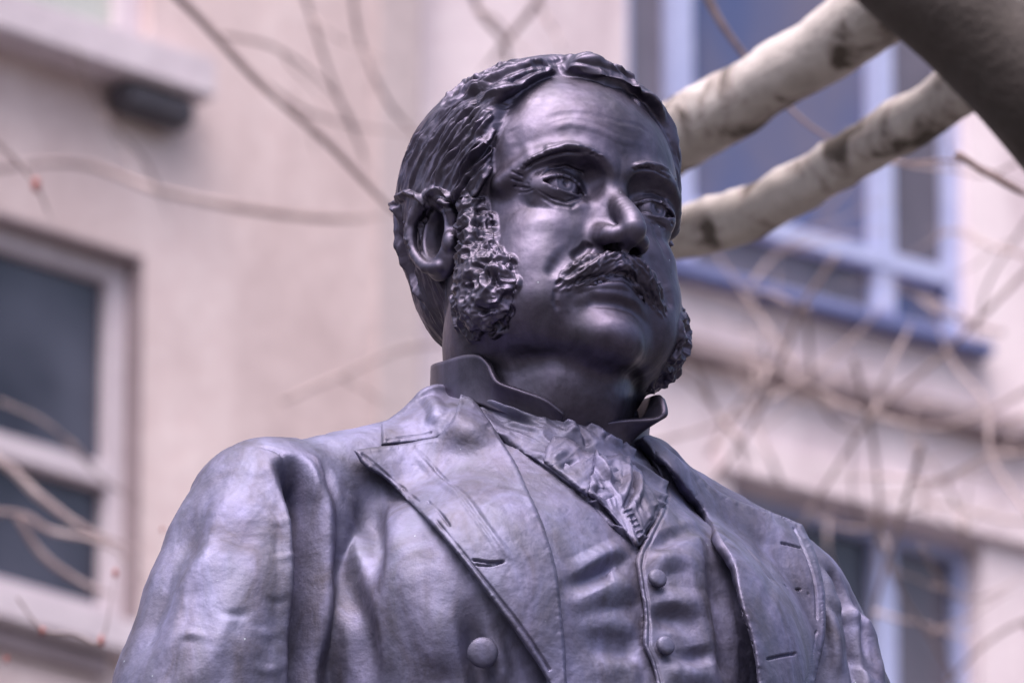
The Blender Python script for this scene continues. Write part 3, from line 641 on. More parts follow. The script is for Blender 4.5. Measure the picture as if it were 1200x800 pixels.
# waistcoat: his right front runs under the left one
wc_r = smoothpoly([[(566, 488), (600, 512), (624, 529), (652, 550), (687, 578), (715, 606), (735, 625), (747, 640)], [(747, 640), (752, 660), (754, 690), (758, 725), (757, 755), (766, 778), (776, 815), (780, 880)],
                   [(780, 880), (640, 880)], [(640, 880), (640, 800), (636, 720), (620, 640), (600, 570), (566, 488)]])
wcr = G('waistcoat_front', wc_r, .55, .5, round_px=4, roundh=.25, strokes=[
    ([(650, 698), (690, 680), (722, 662), (750, 646)], .9, -.5, (.5, .3)), ([(660, 676), (700, 655), (735, 638)], .9, .35, (.5, .2)), ([(655, 712), (700, 696), (748, 682)], 1.3, .45, (.5, .2)),
    ([(670, 752), (710, 757), (752, 764)], 1.2, -.35, (.6, .2)), ([(665, 736), (710, 728), (752, 736)], 1.0, .25, (.6, .2)), ([(670, 780), (710, 782), (756, 792)], 1.3, .25, (.6, .2)), ([(630, 590), (680, 600), (715, 630)], 1.6, .2, (.5, .4)),
    ([(585, 503), (620, 533), (650, 556), (685, 584), (712, 612), (738, 634)], .12, -.10, (0, 0))])
wc_l = smoothpoly([[(752, 522), (764, 540), (776, 560), (777, 580), (770, 604), (758, 627), (746, 652), (747, 670), (751, 695), (755, 722), (753, 752), (762, 773), (769, 800), (774, 880)],
                   [(774, 880), (900, 880)], [(900, 880), (895, 790), (875, 700), (850, 640), (820, 590), (790, 550), (766, 515)], [(766, 515), (752, 522)]])
def off_wl(x, y):                              # the waistcoat sinks away under the coat's front edge
    e = np.interp(y, [530, 556, 589, 623, 657, 705, 750, 800], [765, 790, 819, 840, 859, 868, 882, 888]); return 1.25-2.5*sstep(52, 6, e-x)*sstep(530, 640, y)
wcl = G('waistcoat_front', wc_l, off_wl, .55, round_px=4, roundh=.3, strokes=[
    ([(784, 564), (784, 582), (777, 606), (764, 630), (753, 654), (754, 672), (758, 697), (762, 722), (760, 752), (769, 773), (776, 800)], .16, -.14, (0, 0)),
    ([(756, 645), (784, 630), (830, 622)], .8, -.4, (.2, .6)), ([(758, 664), (790, 655), (822, 668)], 1.1, .5, (.3, .6)), ([(762, 700), (800, 705), (840, 712)], 1.1, .3, (.3, .6)), ([(758, 728), (790, 724), (830, 745)], 1.1, -.5, (.3, .6)),
    ([(785, 765), (812, 770), (845, 762)], .8, -.4, (.5, .5)), ([(768, 785), (805, 790), (848, 795)], 1.1, .45, (.3, .5)), ([(822, 640), (842, 700), (852, 810)], 1.6, -.6, (.4, .2)), ([(800, 590), (815, 640), (818, 700)], 1.3, .3, (.5, .5))])
# cravat
cr = smoothpoly([[(548, 446), (600, 462), (655, 478), (700, 484), (742, 482)], [(742, 482), (752, 512), (760, 532), (775, 556), (779, 578), (774, 600), (760, 628), (747, 648)],
                 [(747, 648), (712, 612), (685, 584), (650, 556), (622, 536), (580, 508), (548, 446)]])
crs = [([(660, 498), (668, 504), (672, 512)], .55, .35), ([(684, 502), (696, 509), (706, 520)], .5, .4), ([(672, 502), (682, 512), (690, 524)], .3, -.3), ([(706, 516), (716, 522), (726, 522)], .5, .45),
       ([(726, 522), (736, 530), (742, 534)], .5, .45), ([(560, 470), (590, 483), (620, 491), (650, 500)], .4, .35, (.3, .3)), ([(585, 494), (610, 500), (640, 512)], .4, .35, (.3, .3))]
def fold_fn(ang, f_al, f_ac, amp, seed, amp2=0.0):
    c, n = math.cos(ang), math.sin(ang)
    def fn(V2, B):
        al = V2[:, 0]*c+V2[:, 1]*n; ac = -V2[:, 0]*n+V2[:, 1]*c; ac = ac+6*noise(np.stack([al*.02, ac*.02, 0*al], 1), 1.0, seed+3)
        h = amp*ridged(np.stack([al*f_al, ac*f_ac, 0*al], 1), 1.0, seed)
        if amp2: h = h+amp2*ridged(np.stack([al*f_al*2.6, ac*f_ac*2.4, 0*al], 1), 1.0, seed+9)
        return h.astype(np.float32)
    return fn
crv = G('cravat', cr, .75, .6, round_px=5, roundh=.25, strokes=crs, sm=30, extra=fold_fn(.42, .012, .068, .36, 5, .10))
tail1 = smoothpoly([[(649, 512), (662, 515), (690, 530), (698, 536)], [(698, 536), (694, 555), (689, 582)], [(689, 582), (662, 560), (637, 541)], [(637, 541), (640, 528), (649, 512)]])
G('cravat_tail', tail1, 1.45, .4, parent=crv, step=4, sm=30, round_px=4, strokes=[([(645, 543), (658, 532), (670, 526)], .4, .25, (.3, .5)), ([(655, 552), (668, 542), (684, 538)], .3, -.25, (.3, .5))], extra=fold_fn(-.6, .02, .05, .14, 15, .05))
tail2 = smoothpoly([[(698, 525), (712, 532), (728, 534), (742, 540), (752, 552)], [(752, 552), (756, 566), (764, 580), (770, 592)], [(770, 592), (760, 615), (750, 630), (744, 640)], [(744, 640), (728, 618), (706, 592), (688, 578)], [(688, 578), (692, 560), (696, 540), (698, 525)]])
G('cravat_tail', tail2, 1.5, .45, parent=crv, step=4, sm=30, round_px=4, strokes=[([(701, 534), (706, 550), (716, 560), (730, 562)], .5, .45, (.2, .4)), ([(690, 572), (705, 577), (722, 574)], .5, -.5, (.3, .4)),
    ([(730, 540), (736, 556), (733, 575), (722, 592)], .4, .35, (.2, .4)), ([(742, 548), (748, 566), (745, 588), (736, 604)], .35, .35, (.2, .4)), ([(739, 544), (742, 562), (738, 582), (729, 600)], .25, -.3)]
    +[([(730+3.6*i, 600+6*i), (739+3.2*i, 597+6*i)], .10, .16, (0, 0)) for i in range(6)], extra=fold_fn(1.2, .022, .06, .16, 25, .08))
# lapels and coat collar
lap_r = smoothpoly([[(414, 527), (440, 524), (476, 519), (512, 513)], [(512, 513), (530, 490), (540, 462)], [(540, 462), (557, 470), (582, 505), (606, 547), (625, 588), (642, 630), (654, 680), (661, 740), (665, 800), (668, 880)], [(668, 880), (690, 880), (668, 850)],
                    [(668, 850), (640, 795), (610, 748), (580, 708), (548, 665), (512, 622), (480, 588), (450, 560), (428, 547), (414, 527)]])
def off_r(x, y):                               # the lapel lies on the coat outside and rolls up to the inner edge
    t = sstep(470, 640, x+(y-640)*-.35); return 1.35+.55*t
lr = G('lapel', lap_r, off_r, .5, round_px=4, roundh=.35, strokes=[
    ([(424, 531), (446, 550), (476, 574), (508, 606), (546, 652), (580, 694), (612, 735), (645, 785)], .14, -.16, (0, 0)), ([(470, 520), (500, 545), (530, 572), (560, 606), (585, 640), (622, 670)], .5, .16),
    ([(486, 528), (516, 556), (545, 588), (572, 625), (600, 668)], .2, -.10), ([(552, 655), (575, 658), (593, 657)], .13, -.28, (.1, .1)), ([(556, 661), (574, 662), (590, 658)], .1, -.2, (.1, .1)),
    ([(500, 586), (520, 606), (528, 618)], .13, -.2, (.1, .1))])
col_r = smoothpoly([[(447, 496), (462, 486), (478, 472), (492, 458), (506, 451), (522, 451), (542, 458), (556, 470)], [(556, 470), (548, 490), (530, 505), (511, 516)], [(511, 516), (480, 519), (447, 522)], [(447, 522), (447, 496)]])
G('coat_collar', col_r, 1.35, .6, round_px=4, roundh=.35, strokes=[([(452, 515), (480, 511), (506, 507)], .12, -.12, (0, 0)), ([(500, 462), (512, 480), (508, 500)], .8, .3)])
lap_l = smoothpoly([[(742, 502), (762, 510), (788, 530), (825, 562), (857, 583), (893, 597), (920, 606), (940, 614)], [(940, 614), (954, 643), (965, 679), (968, 715), (966, 750), (954, 800), (940, 880)], [(940, 880), (895, 880)],
                    [(895, 880), (888, 800), (882, 750), (868, 705), (859, 657), (840, 623), (819, 589), (790, 556), (765, 530), (742, 502)]])
def off_l(x, y): return 1.4+1.6*sstep(60, 0, x-(790+(y-556)*.45))
G('lapel', lap_l, off_l, .6, round_px=4, roundh=.35, strokes=[
    ([(930, 618), (944, 648), (955, 682), (957, 716), (955, 750), (943, 800)], .13, -.15, (0, 0)), ([(872, 600), (892, 640), (902, 690), (898, 760)], .9, -.12, (.3, .3)),
    ([(914, 636), (928, 639), (940, 642)], .13, -.3, (.1, .1)), ([(918, 684), (936, 690), (950, 698)], .13, -.25, (.1, .1)), ([(898, 772), (915, 768), (934, 765)], .13, -.3, (.1, .1)),
    ([(885, 596), (905, 602), (930, 612)], .12, -.2, (.1, .1))])
# buttons
def button(px, py, r, bulge, parent, bv, name='button', off=.9):
    h = bv.ray_cast(Vector(CAM), Vector(ray(px, py))); n = np.array(h[1]); n = n if n@FWD < 0 else -n
    c = np.array(h[0])+n*off*KS; a = np.cross(n, [0, 0, 1]); a /= np.linalg.norm(a); b = np.cross(n, a); VV = []; FF = []
    prof = [(0, .34), (.45, .33), (.78, .27), (.93, .18), (1.0, .04), (1.0, -.12), (.55, -.2), (.5, -.9)]; M = 28
    for rr, z in prof:
        for k in range(M):
            w = 2*math.pi*k/M; VV.append(c+(a*math.cos(w)+b*math.sin(w))*rr*r*KS+n*z*bulge*r*KS)
    for i in range(len(prof)-1):
        for k in range(M): FF.append([i*M+k, (i+1)*M+k, (i+1)*M+(k+1) % M, i*M+(k+1) % M])
    return obj(name, VV, np.array(FF), M_COAT, parent)
def bv_of(o):
    me = o.data; v = np.empty(len(me.vertices)*3, np.float32); me.vertices.foreach_get('co', v); v = v.reshape(-1, 3)+abs_loc(o)
    return BVHTree.FromPolygons(v.tolist(), [list(p.vertices) for p in me.polygons])
bl = bv_of(wcl)
for px, py in ((767, 681), (776, 759)): button(px, py, .60, 1.3, wcl, bl, off=.40)
button(565, 766, .92, 1.25, coat, bodylift.bv, off=.75)
# shirt collar: a standing band round the neck, its front corners turned out
def shirt_collar():
    # (angle from the line of sight, radius top, z top, radius bottom, z bottom)
    C = [(12, 7.3, -11.5, 6.6, -12.4), (3, 7.5, -10.7, 6.7, -12.1), (-9, 7.65, -10.1, 6.8, -11.6), (-20, 7.8, -9.4, 6.9, -11.1), (-26, 7.5, -7.9, 6.9, -10.8), (-34, 7.3, -7.2, 6.9, -10.4),
         (-56, 7.1, -6.9, 6.9, -9.9), (-90, 6.6, -6.0, 6.7, -9.6), (-130, 6.5, -5.6, 6.7, -9.4), (-180, 6.9, -5.8, 6.7, -9.2), (-230, 6.9, -6.8, 6.7, -9.6), (-262, 7.1, -7.6, 6.8, -10.4), (-285, 7.5, -8.6, 6.8, -11.2),
         (-297, 8.7, -9.4, 6.7, -11.8), (-302, 9.1, -10.9, 6.6, -12.2), (-312, 7.3, -11.1, 6.6, -12.2), (-330, 6.6, -11.7, 6.3, -12.5)]
    C = spline(C, 160); ax0 = np.array([0, -1.2]); V = []; nv = 14
    for (al, rt, zt, rb, zb) in C:
        for j in range(nv):
            t = j/(nv-1); r = rb+(rt-rb)*t**1.6; z = zb+(zt-zb)*t; a = math.radians(al)
            # line of sight frame: right = RGT, toward the camera = -Y world
            V.append(HEAD0+np.array([math.sin(a)*r, -math.cos(a)*r, z])*KS+ax0[1]*_by*1.0)
    V = np.array(V); n = len(C); T = []
    for i in range(n-1):
        for j in range(nv-1):
            a = i*nv+j; T += [[a, a+nv, a+1], [a+1, a+nv, a+nv+1]]
    T = np.array(T); N = tri_normals(V, T)
    rad = V-(HEAD0+ax0[1]*_by); s = np.sign((rad[:, :2]*N[:, :2]).sum())
    if s < 0: T = T[:, ::-1]; N = -N
    V, T = shell(V, T, N, .34*KS)
    return obj('shirt_collar', V, T, M_SKIN, statue)
shirt_collar()
V, F = surface_nets(head_mid, (-10.5, -13, -17), (10.5, 13, 16), HG)
V, F = subdivide(V, F); V = newton(V, head_mid, 2)
lift = make_lift(h2w(V), F)
for k in range(SUBD-1):
    V, F = subdivide(V, F); V = newton(V, head_mid, 1)
V, HR, SB, MS = head_fine(V, F, lift, None)
W = h2w(V); F = F[:, ::-1]; NW = normals(W, F)
cls = np.zeros(len(V), int); cls[HR > .5] = 1; cls[(SB > .5) & (V[:, 0] < 0)] = 2; cls[(SB > .5) & (V[:, 0] > 0)] = 3; cls[MS > .5] = 4
fc = cls[F]; fcls = np.where((fc == fc[:, :1]).all(1), fc[:, 0], np.where((fc > 0).sum(1) >= 2, fc.max(1), 0))
def part_of_head(name, k, parent):
    f = F[fcls == k]; u, inv = np.unique(f, return_inverse=True)
    o = obj(name, W[u], inv.reshape(f.shape), M_SKIN, parent); o.data.normals_split_custom_set_from_vertices(NW[u].tolist()); return o
head = part_of_head('head', 0, statue)
for nm, k in (('hair', 1), ('side_whisker', 2), ('side_whisker', 3), ('moustache', 4)): part_of_head(nm, k, head)
# ------------------------------------------------------------------ ground and the building behind
gv = [(-300, -100, 0), (300, -100, 0), (300, 500, 0), (-300, 500, 0)]
g = obj('ground', gv, [[0, 1, 2, 3]], M_GROUND, smooth=False); g['kind'] = 'structure'
class Wall:
    def __init__(s, phi, dist, px=600, py=400):
        s.w = np.array([math.sin(R(phi)), math.cos(R(phi)), 0]); s.n = np.array([math.cos(R(phi)), -math.sin(R(phi)), 0]); s.o = CAM+ray(px, py)*dist
        s.o = s.o*np.array([1, 1, 0])
        if s.n[1] > 0: s.n = -s.n
    def uz(s, px, py, out=0.0):
        h = plane_hit(px, py, s.o+s.n*out, s.n); return float((h-s.o)@s.w), float(h[2])
    def pt(s, u, z, out): return s.o+s.w*u+s.n*out+np.array([0, 0, z])
    def box(s, u0, u1, z0, z1, d0, d1):
        P = [s.pt(u, z, d) for d in (d0, d1) for z in (z0, z1) for u in (u0, u1)]
        F = [[0, 2, 3, 1], [4, 5, 7, 6], [0, 1, 5, 4], [2, 6, 7, 3], [0, 4, 6, 2], [1, 3, 7, 5]]; return P, F
def boxes(name, wall, L, mat, parent, bevel=0.0):
    V = []; F = []
    for b in L:
        p, f = wall.box(*b); F += [[i+len(V) for i in q] for q in f]; V += p
    o = obj(name, np.array(V), F, mat, parent, smooth=False)
    bm = bmesh.new(); bm.from_mesh(o.data); bmesh.ops.recalc_face_normals(bm, faces=bm.faces[:])
    if bevel: bmesh.ops.bevel(bm, geom=bm.edges[:], offset=bevel, segments=2, affect='EDGES')
    bm.to_mesh(o.data); bm.free(); return o
def holed_wall(wall, u0, u1, z0, z1, holes, depth, mat, parent, out=0.0, name='wall'):
    us = sorted({u0, u1, *[h[0] for h in holes], *[h[1] for h in holes]}); zs = sorted({z0, z1, *[h[2] for h in holes], *[h[3] for h in holes]})
    V = []; F = []
    def q(*p): F.append(list(range(len(V), len(V)+4))); V.extend(p)
    for a, b in zip(us[:-1], us[1:]):
        for c, d in zip(zs[:-1], zs[1:]):
            if any(h[0] <= (a+b)/2 <= h[1] and h[2] <= (c+d)/2 <= h[3] for h in holes): continue
            q(wall.pt(a, c, out), wall.pt(b, c, out), wall.pt(b, d, out), wall.pt(a, d, out))
    for (a, b, c, d) in holes:
        P = lambda u, z, k: wall.pt(u, z, out-(depth if k else 0))
        q(P(a, c, 0), P(a, c, 1), P(a, d, 1), P(a, d, 0)); q(P(b, c, 0), P(b, d, 0), P(b, d, 1), P(b, c, 1))
        q(P(a, c, 0), P(b, c, 0), P(b, c, 1), P(a, c, 1)); q(P(a, d, 0), P(a, d, 1), P(b, d, 1), P(b, d, 0))
    # back and ends so that the wall has body
    t = out-.45
    q(wall.pt(u0, z0, out), wall.pt(u0, z1, out), wall.pt(u0, z1, t), wall.pt(u0, z0, t)); q(wall.pt(u1, z0, out), wall.pt(u1, z0, t), wall.pt(u1, z1, t), wall.pt(u1, z1, out)); q(wall.pt(u0, z1, out), wall.pt(u1, z1, out), wall.pt(u1, z1, t), wall.pt(u0, z1, t))
    o = obj(name, np.array(V), F, mat, parent, smooth=False); return o
WL = Wall(47.5, 45, 480, 400)
WR = Wall(53.0, 45.2, 480, 400)
bl_ = empty('building', WL.pt(-4, 0, 0).tolist(), 'pinkish rendered building wing with white framed sash windows on the left of the statue', 'building')
br_ = empty('building', WR.pt(4, 0, 0).tolist(), 'pale rendered building wing with blue framed windows on the right behind the branches', 'building')
u = lambda W_, x, y: W_.uz(x, y)[0]
z = lambda W_, x, y: W_.uz(x, y)[1]
# left wing
h1 = (WL.uz(-900, 500)[0], u(WL, 166, 500), z(WL, 100, 722), z(WL, 160, 298))       # lower window
h2 = (WL.uz(-900, 50)[0], u(WL, 176, 50), z(WL, 160, 66), z(WL, 160, 66)+1.9)        # upper window
uc = u(WL, 492, 300)
holed_wall(WL, -30, uc, 0, 26, [h1, h2], .22, M_WALL, bl_)
boxes('pilaster', WL, [(u(WL, 440, 300), uc-.003, .5, 25.5, -.02, .014)], M_WALL3, bl_, .01)
def sash(W_, h, parent, fr, gl, mull=(), rails=(), fw=.09, dep=.16, sill=None, sillm=None, panes=None):
    f = boxes('window', W_, [(h[0], h[0]+fw, h[2], h[3], -dep-.06, -dep+.04), (h[1]-fw, h[1], h[2], h[3], -dep-.06, -dep+.04),
                             (h[0]+fw, h[1]-fw, h[2], h[2]+fw, -dep-.06, -dep+.037), (h[0]+fw, h[1]-fw, h[3]-fw, h[3], -dep-.06, -dep+.037)], fr, parent, .006)
    for (a, w) in mull: boxes('mullion', W_, [(a-w/2, a+w/2, h[2]+fw, h[3]-fw, -dep-.05, -dep+.05)], fr, f, .006)
    for (a, w) in rails: boxes('rail', W_, [(h[0]+fw, h[1]-fw, a-w/2, a+w/2, -dep-.047, -dep+.06)], fr, f, .006)
    us = [h[0]+fw]+sorted(a for a, w in mull)+[h[1]-fw]; zs = [h[2]+fw]+sorted(a for a, w in rails)+[h[3]-fw]; k = 0
    for a, b in zip(us[:-1], us[1:]):
        for c, d in zip(zs[:-1], zs[1:]):
            mt = gl if panes is None else panes[k % len(panes)]; k += 1
            boxes('pane', W_, [(a+.001, b-.001, c+.001, d-.001, -dep-.03-.002*(k % 2), -dep-.015)], mt, f)
    if sill: o = boxes('sill', W_, [sill], sillm, f, .012)
    return f
s1 = sash(WL, h1, bl_, M_TRIM, M_GLASS, [(u(WL, -500, 500), .06)], [(z(WL, 60, 528), .10)], fw=.11, dep=.13,
          sill=(h1[0], u(WL, 168, 500), z(WL, 100, 762), z(WL, 100, 722), -.25, .10), sillm=M_TRIM)
s2 = sash(WL, h2, bl_, M_TRIM, M_GLASSG, [], [], fw=.12, dep=.10, sill=(h2[0], u(WL, 218, 90), z(WL, 160, 112), z(WL, 160, 66), -.2, .20), sillm=M_TRIM)
boxes('jamb_shade', WL, [(h1[1]-.018, h1[1]-.003, h1[2]+.003, h1[3]-.003, -.215, .002), (h1[0], h1[1]-.018, h1[3]-.018, h1[3]-.003, -.215, .002)], M_SHADE_BROWN, bl_)  # darker liner: shade of the reveal and soffit put into its colour
boxes('bracket', WL, [(u(WL, 120, 120), u(WL, 205, 120), z(WL, 160, 146), z(WL, 160, 113), 0.0, .15)], M_DARK, bl_, .03)
boxes('ledge_shade', WL, [(-30, u(WL, 120, 790), z(WL, 100, 790), z(WL, 100, 764), -.02, .04)], M_SHADE_BROWN, bl_, .004)  # dark strip painted in for the shadow line below the sill
# right wing
g1 = (u(WR, 734, 20), u(WR, 1136, 300), z(WR, 1000, 368), z(WR, 1000, 368)+2.9)
g2 = (u(WR, 860, 600), u(WR, 1152, 650), z(WR, 1000, 600)-2.4, z(WR, 1000, 597))
holed_wall(WR, uc*0+WR.uz(493, 300)[0], 40, 0, 26, [g1, g2], .25, M_WALL2, br_)
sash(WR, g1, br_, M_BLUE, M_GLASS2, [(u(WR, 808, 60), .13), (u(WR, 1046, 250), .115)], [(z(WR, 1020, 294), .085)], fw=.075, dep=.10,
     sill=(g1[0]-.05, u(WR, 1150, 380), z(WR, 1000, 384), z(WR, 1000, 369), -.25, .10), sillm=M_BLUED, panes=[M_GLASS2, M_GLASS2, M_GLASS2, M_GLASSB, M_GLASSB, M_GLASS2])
sash(WR, g2, br_, M_BLUE, M_GLASS2, [(u(WR, 1058, 700), .12)], [(z(WR, 1020, 860), .08)], fw=.06, dep=.16, panes=[M_GLASS, M_GLASS, M_GLASS2, M_GLASS2])
boxes('ledge_shade', WR, [(WR.uz(493, 300)[0]+.01, 40, z(WR, 1000, 474), z(WR, 1000, 452), -.02, .10)], M_SHADE_BROWN, br_, .01)  # ledge in brown, its shadow band put into the colour
boxes('lintel', WR, [(g2[0]-.1, g2[1]+.3, z(WR, 1000, 594), z(WR, 1000, 548), -.02, .05)], M_WALL2, br_, .01)
# ------------------------------------------------------------------ trees
def pix3(px, py, d): return CAM+ray(px, py)*d
def limb(name, pts, mat, parent, M=14, seed=0, lump=.10, n=None):
    """pts: (px, py, distance, width in pixels) along the branch"""
    Q = np.array([[*pix3(a, b, d), w*d/FPX/2] for a, b, d, w in pts]); n = n or max(10, len(pts)*7); C = spline(Q, n)
    if name in ('branch', 'twig'): C[:, 3] *= 1-.85*sstep(.78, 1.0, np.linspace(0, 1, n))
    P = C[:, :3]; r = np.maximum(C[:, 3], .0005); T = np.gradient(P, axis=0); T /= np.linalg.norm(T, axis=1, keepdims=True)
    a = np.cross(T[0], [0.3, 1, .2]); V = []
    for i in range(n):
        a = a-T[i]*(a@T[i]); a /= np.linalg.norm(a); b = np.cross(T[i], a); th = 2*np.pi*np.arange(M)/M
        V.append(P[i]+(a*np.cos(th)[:, None]+b*np.sin(th)[:, None])*r[i])
    V = np.concatenate(V); rr = np.repeat(r, M); cc = np.repeat(P, M, 0); k = 1+lump*fbm(V/ (r.max()*2.2), 1.0, 3, seed)
    V = cc+(V-cc)*k[:, None]; F = [[i*M+j, i*M+(j+1) % M, (i+1)*M+(j+1) % M, (i+1)*M+j] for i in range(n-1) for j in range(M)]
    F += [list(range(M))[::-1], [(n-1)*M+j for j in range(M)]]
    return obj(name, V, F, mat, parent)
tr = random.Random(5)
def twigs(parent, start, ang, length, d, w, depth, mat, name='twig'):
    """a wandering bare twig with side shoots, each a branch of its own; start in the design drawing, d in metres"""
    x, y = start; pts = [(x, y, d, w)]; n = 5; a = ang; dd = d
    for i in range(n):
        a += tr.uniform(-.28, .28); x += math.cos(a)*length/n; y += math.sin(a)*length/n; dd += tr.uniform(-.15, .15); pts.append((x, y, dd, w*(1-.13*(i+1))))
    limb(name, pts, mat, parent, M=7, seed=tr.randint(0, 99), lump=.05, n=14)
    if depth > 0:
        for k in range(tr.randint(2, 3)):
            p = pts[tr.randint(1, n-1)]; twigs(parent, (p[0], p[1]), ang+tr.choice((-1, 1))*tr.uniform(.4, 1.0), length*tr.uniform(.45, .7), p[2], p[3]*.7, depth-1, mat)
pt_ = empty('plane_tree', (2.2, 11.8, 0), 'big plane tree with mottled pale limbs crossing the top right corner', 'tree')
limb('trunk', [(1900, 4700, 11.6, 420), (1860, 2500, 11.8, 380), (1700, 1100, 11.9, 320), (1480, 520, 11.9, 250)], M_BARKD, pt_, 24, 3)
limb('limb', [(1500, 480, 11.9, 220), (1350, 265, 11.85, 176), (1235, 125, 11.8, 150), (1140, 30, 11.8, 134), (1045, -50, 11.8, 128), (950, -150, 11.8, 118), (800, -380, 11.8, 100)], M_BARKD, pt_, 24, 8, .06)
limb('branch', [(1075, -25, 11.9, 90), (985, 44, 12.0, 80), (900, 96, 12.1, 80), (820, 142, 12.2, 84), (760, 185, 12.3, 84), (690, 250, 12.4, 78), (600, 330, 12.5, 68), (540, 420, 12.6, 55)], M_BARKP, pt_, 24, 11, .15)
limb('branch', [(1165, 75, 11.9, 66), (1095, 125, 12.0, 62), (1000, 182, 12.1, 62), (930, 222, 12.2, 66), (860, 256, 12.3, 64), (790, 276, 12.4, 60), (700, 300, 12.5, 52), (600, 350, 12.6, 40), (560, 430, 12.7, 28)], M_BARKP, pt_, 24, 17, .17)
limb('twig', [(820, -20, 15, 11), (850, 35, 15, 8), (905, 105, 15, 5), (960, 155, 15, 4), (1040, 190, 15, 4), (1130, 190, 15, 4), (1215, 225, 15, 4)], M_TWIG, pt_, 7, 2, .05)
limb('twig', [(1120, 180, 13, 10), (1160, 205, 13, 9), (1215, 235, 13, 9)], M_TWIG, pt_, 7, 3, .05)
bt = empty('bare_tree', (4.5, 19, 0), 'slender bare tree with thin twigs in front of the lower blue framed window', 'tree')
limb('trunk', [(1500, 7400, 19, 190), (1480, 3000, 19, 150), (1450, 1300, 19, 100), (1400, 820, 19, 50)], M_TWIG, bt, 10, 4)
for pts, d, w in (([(1330, 190), (1220, 300), (1109, 411), (1025, 485), (967, 569), (900, 680)], 24, 13), ([(980, 300), (940, 360), (920, 411), (888, 485), (851, 543), (800, 600)], 26, 12),
                  ([(946, 360), (948, 400), (956, 459), (985, 500), (1019, 495), (1035, 440)], 27, 10), ([(790, 380), (814, 427), (841, 485), (866, 520), (880, 580)], 27, 11),
                  ([(1000, 420), (1019, 495), (1026, 540), (1030, 600), (1022, 700)], 25, 11), ([(1300, 500), (1200, 530), (1161, 532), (1098, 563), (1035, 558), (940, 560)], 24, 12),
                  ([(1240, 640), (1190, 580), (1161, 532), (1156, 474), (1119, 427), (1090, 360)], 25, 10), ([(1080, 520), (1056, 606), (1035, 674), (1025, 716), (1010, 820)], 23, 12),
                  ([(1300, 690), (1200, 727), (1156, 753), (1119, 790), (1080, 840)], 22, 10), ([(1020, 600), (1056, 695), (1088, 742), (1119, 795), (1150, 850)], 23, 10),
                  ([(1260, 420), (1180, 470), (1100, 500), (1000, 478), (900, 430), (820, 410)], 29, 12), ([(1300, 600), (1190, 610), (1090, 590), (1010, 620), (940, 600)], 28, 10),
                  ([(760, 520), (830, 500), (900, 470), (985, 410), (1060, 330)], 29, 10), ([(1210, 180), (1160, 205), (1120, 200), (1045, 188), (990, 150)], 20, 7),
                  ([(1260, 330), (1200, 300), (1165, 290), (1120, 270), (1060, 300)], 24, 9), ([(1230, 220), (1190, 280), (1155, 340), (1140, 420)], 25, 8), ([(1080, 640), (1110, 690), (1150, 700), (1210, 670)], 24, 9)):
    limb('branch', [(x, y, d+.15*k, w*.52*(1-.08*k)) for k, (x, y) in enumerate(pts)], M_TWIGG, bt, 8, tr.randint(0, 99), .05)
    for k in range(1):
        p = pts[tr.randint(1, len(pts)-2)]; twigs(bt, p, tr.uniform(0, 6.28), tr.uniform(70, 150), d+.3, w*.4, 0, M_TWIGG)
for k in range(15):
    twigs(bt, (tr.uniform(800, 1190), tr.uniform(330, 780)), tr.uniform(-2.9, -.3), tr.uniform(120, 260), tr.uniform(28, 38), tr.uniform(4, 6.5), 1, M_TWIGG)
lt = empty('bare_tree', (-3.5, 16, 0), 'bare tree whose long thin branches cross the pinkish wall at the left', 'tree')
limb('trunk', [(-500, 6300, 16, 200), (-480, 2500, 16, 160), (-420, 800, 16, 110), (-330, -200, 16, 70)], M_TWIGP, lt, 10, 4)
limb('branch', [(-330, -200, 20, 40), (-100, -180, 20, 26), (100, -90, 20, 18), (212, 0, 20, 11), (300, 92, 20, 10), (385, 168, 20, 9), (450, 236, 20, 8), (520, 300, 20, 7)], M_TWIGG, lt, 9, 4, .05)
limb('branch', [(-400, 300, 28, 20), (-200, 240, 28, 14), (60, 190, 30, 8), (190, 224, 30, 9), (300, 246, 30, 10), (400, 256, 30, 9), (470, 250, 30, 8)], M_TWIGG, lt, 8, 6, .05)
limb('branch', [(-420, 500, 24, 30), (-200, 470, 24, 22), (-20, 530, 24, 11), (50, 585, 24, 10), (110, 625, 24, 8), (190, 650, 24, 5)], M_TWIGP, lt, 8, 7, .05)
limb('branch', [(-200, 620, 24, 20), (0, 600, 24.2, 7), (60, 622, 24.2, 7), (130, 640, 24.2, 6), (180, 690, 24.2, 5)], M_TWIGP, lt, 8, 9, .05)
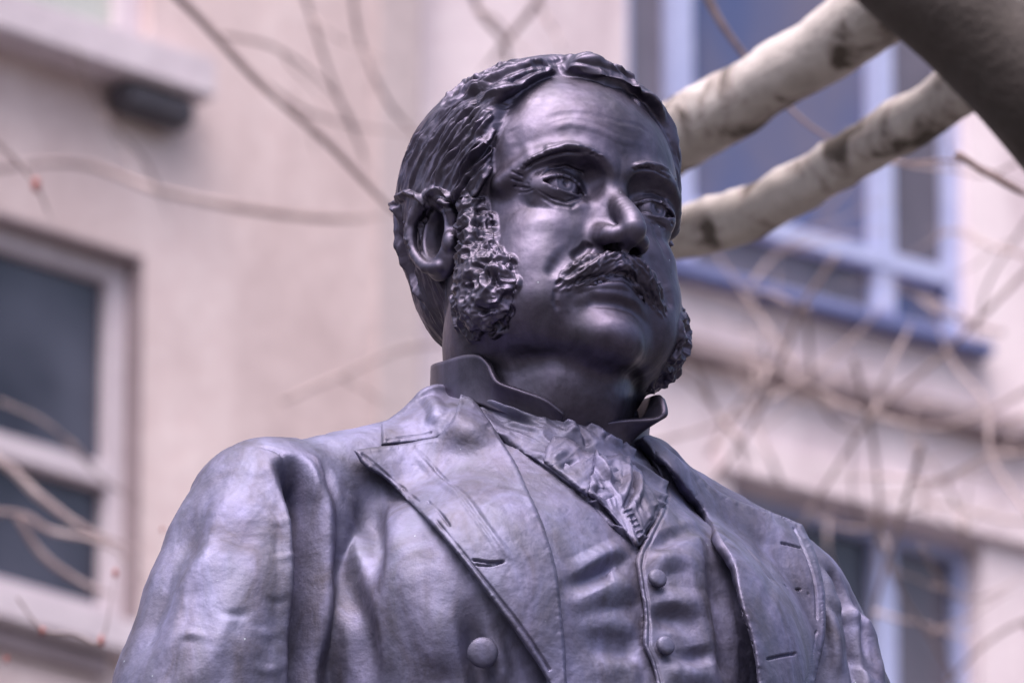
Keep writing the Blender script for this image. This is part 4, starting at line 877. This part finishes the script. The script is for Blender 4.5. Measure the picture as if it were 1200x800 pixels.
limb('twig', [(20, 606, 24.2, 7), (50, 650, 24.2, 8), (95, 682, 24.2, 7), (140, 700, 24.2, 6)], M_TWIGP, lt, 8, 12, .05)
for pts, w in (([(340, -60), (365, 20), (395, 110), (440, 210)], 8), ([(410, -60), (420, 40), (455, 120), (500, 170)], 8), ([(300, 92), (360, 130), (430, 150), (520, 160)], 7), ([(540, -60), (560, 10), (590, 50), (600, 110)], 12),
               ([(650, -60), (630, 0), (600, 40), (560, 90)], 12), ([(330, 470), (400, 440), (470, 410), (540, 400)], 9), ([(260, 40), (330, 60), (400, 120), (430, 200)], 7), ([(0, 470), (60, 500), (120, 560), (180, 600)], 6), ([(90, 60), (120, 130), (170, 190), (200, 260)], 6)):
    d = tr.uniform(28, 33); limb('branch', [(x, y, d+.1*k, w*.75*(1-.12*k)) for k, (x, y) in enumerate(pts)], M_TWIGG, lt, 8, tr.randint(0, 99), .05)
    twigs(lt, pts[1], tr.uniform(.2, 1.6), tr.uniform(70, 120), d, w*.45, 0, M_TWIGG)
limb('twig', [(-60, 120, 18, 6), (0, 170, 18, 5), (40, 214, 18, 4), (62, 262, 18, 3)], M_TWIGG, lt, 7, 31, .05)
limb('twig', [(20, 700, 14, 3), (50, 737, 14, 3), (85, 742, 14, 3), (119, 749, 14, 3), (135, 672, 14, 2)], M_TWIGG, lt, 7, 32, .05)
def bud(px, py, d, r, parent):
    c = pix3(px, py, d); V = []; F = []; rr = r*d/FPX
    for i in range(7):
        t = i/6; s = math.sin(math.pi*t)**.8*(.6+.4*t)
        for k in range(8): V.append(c+np.array([math.cos(k*math.pi/4)*s*rr*.8, math.sin(k*math.pi/4)*s*rr*.8, (1-2*t)*rr*1.3]))
    for i in range(6):
        for k in range(8): F.append([i*8+k, i*8+(k+1) % 8, (i+1)*8+(k+1) % 8, (i+1)*8+k])
    obj('bud', V, F, M_BUD, parent)
for px, py, d, r in ((42, 216, 18, 8), (50, 738, 14, 5), (119, 750, 14, 6), (135, 671, 14, 5), (8, 772, 14, 4), (190, 620, 14, 3)): bud(px, py, d, r, lt)
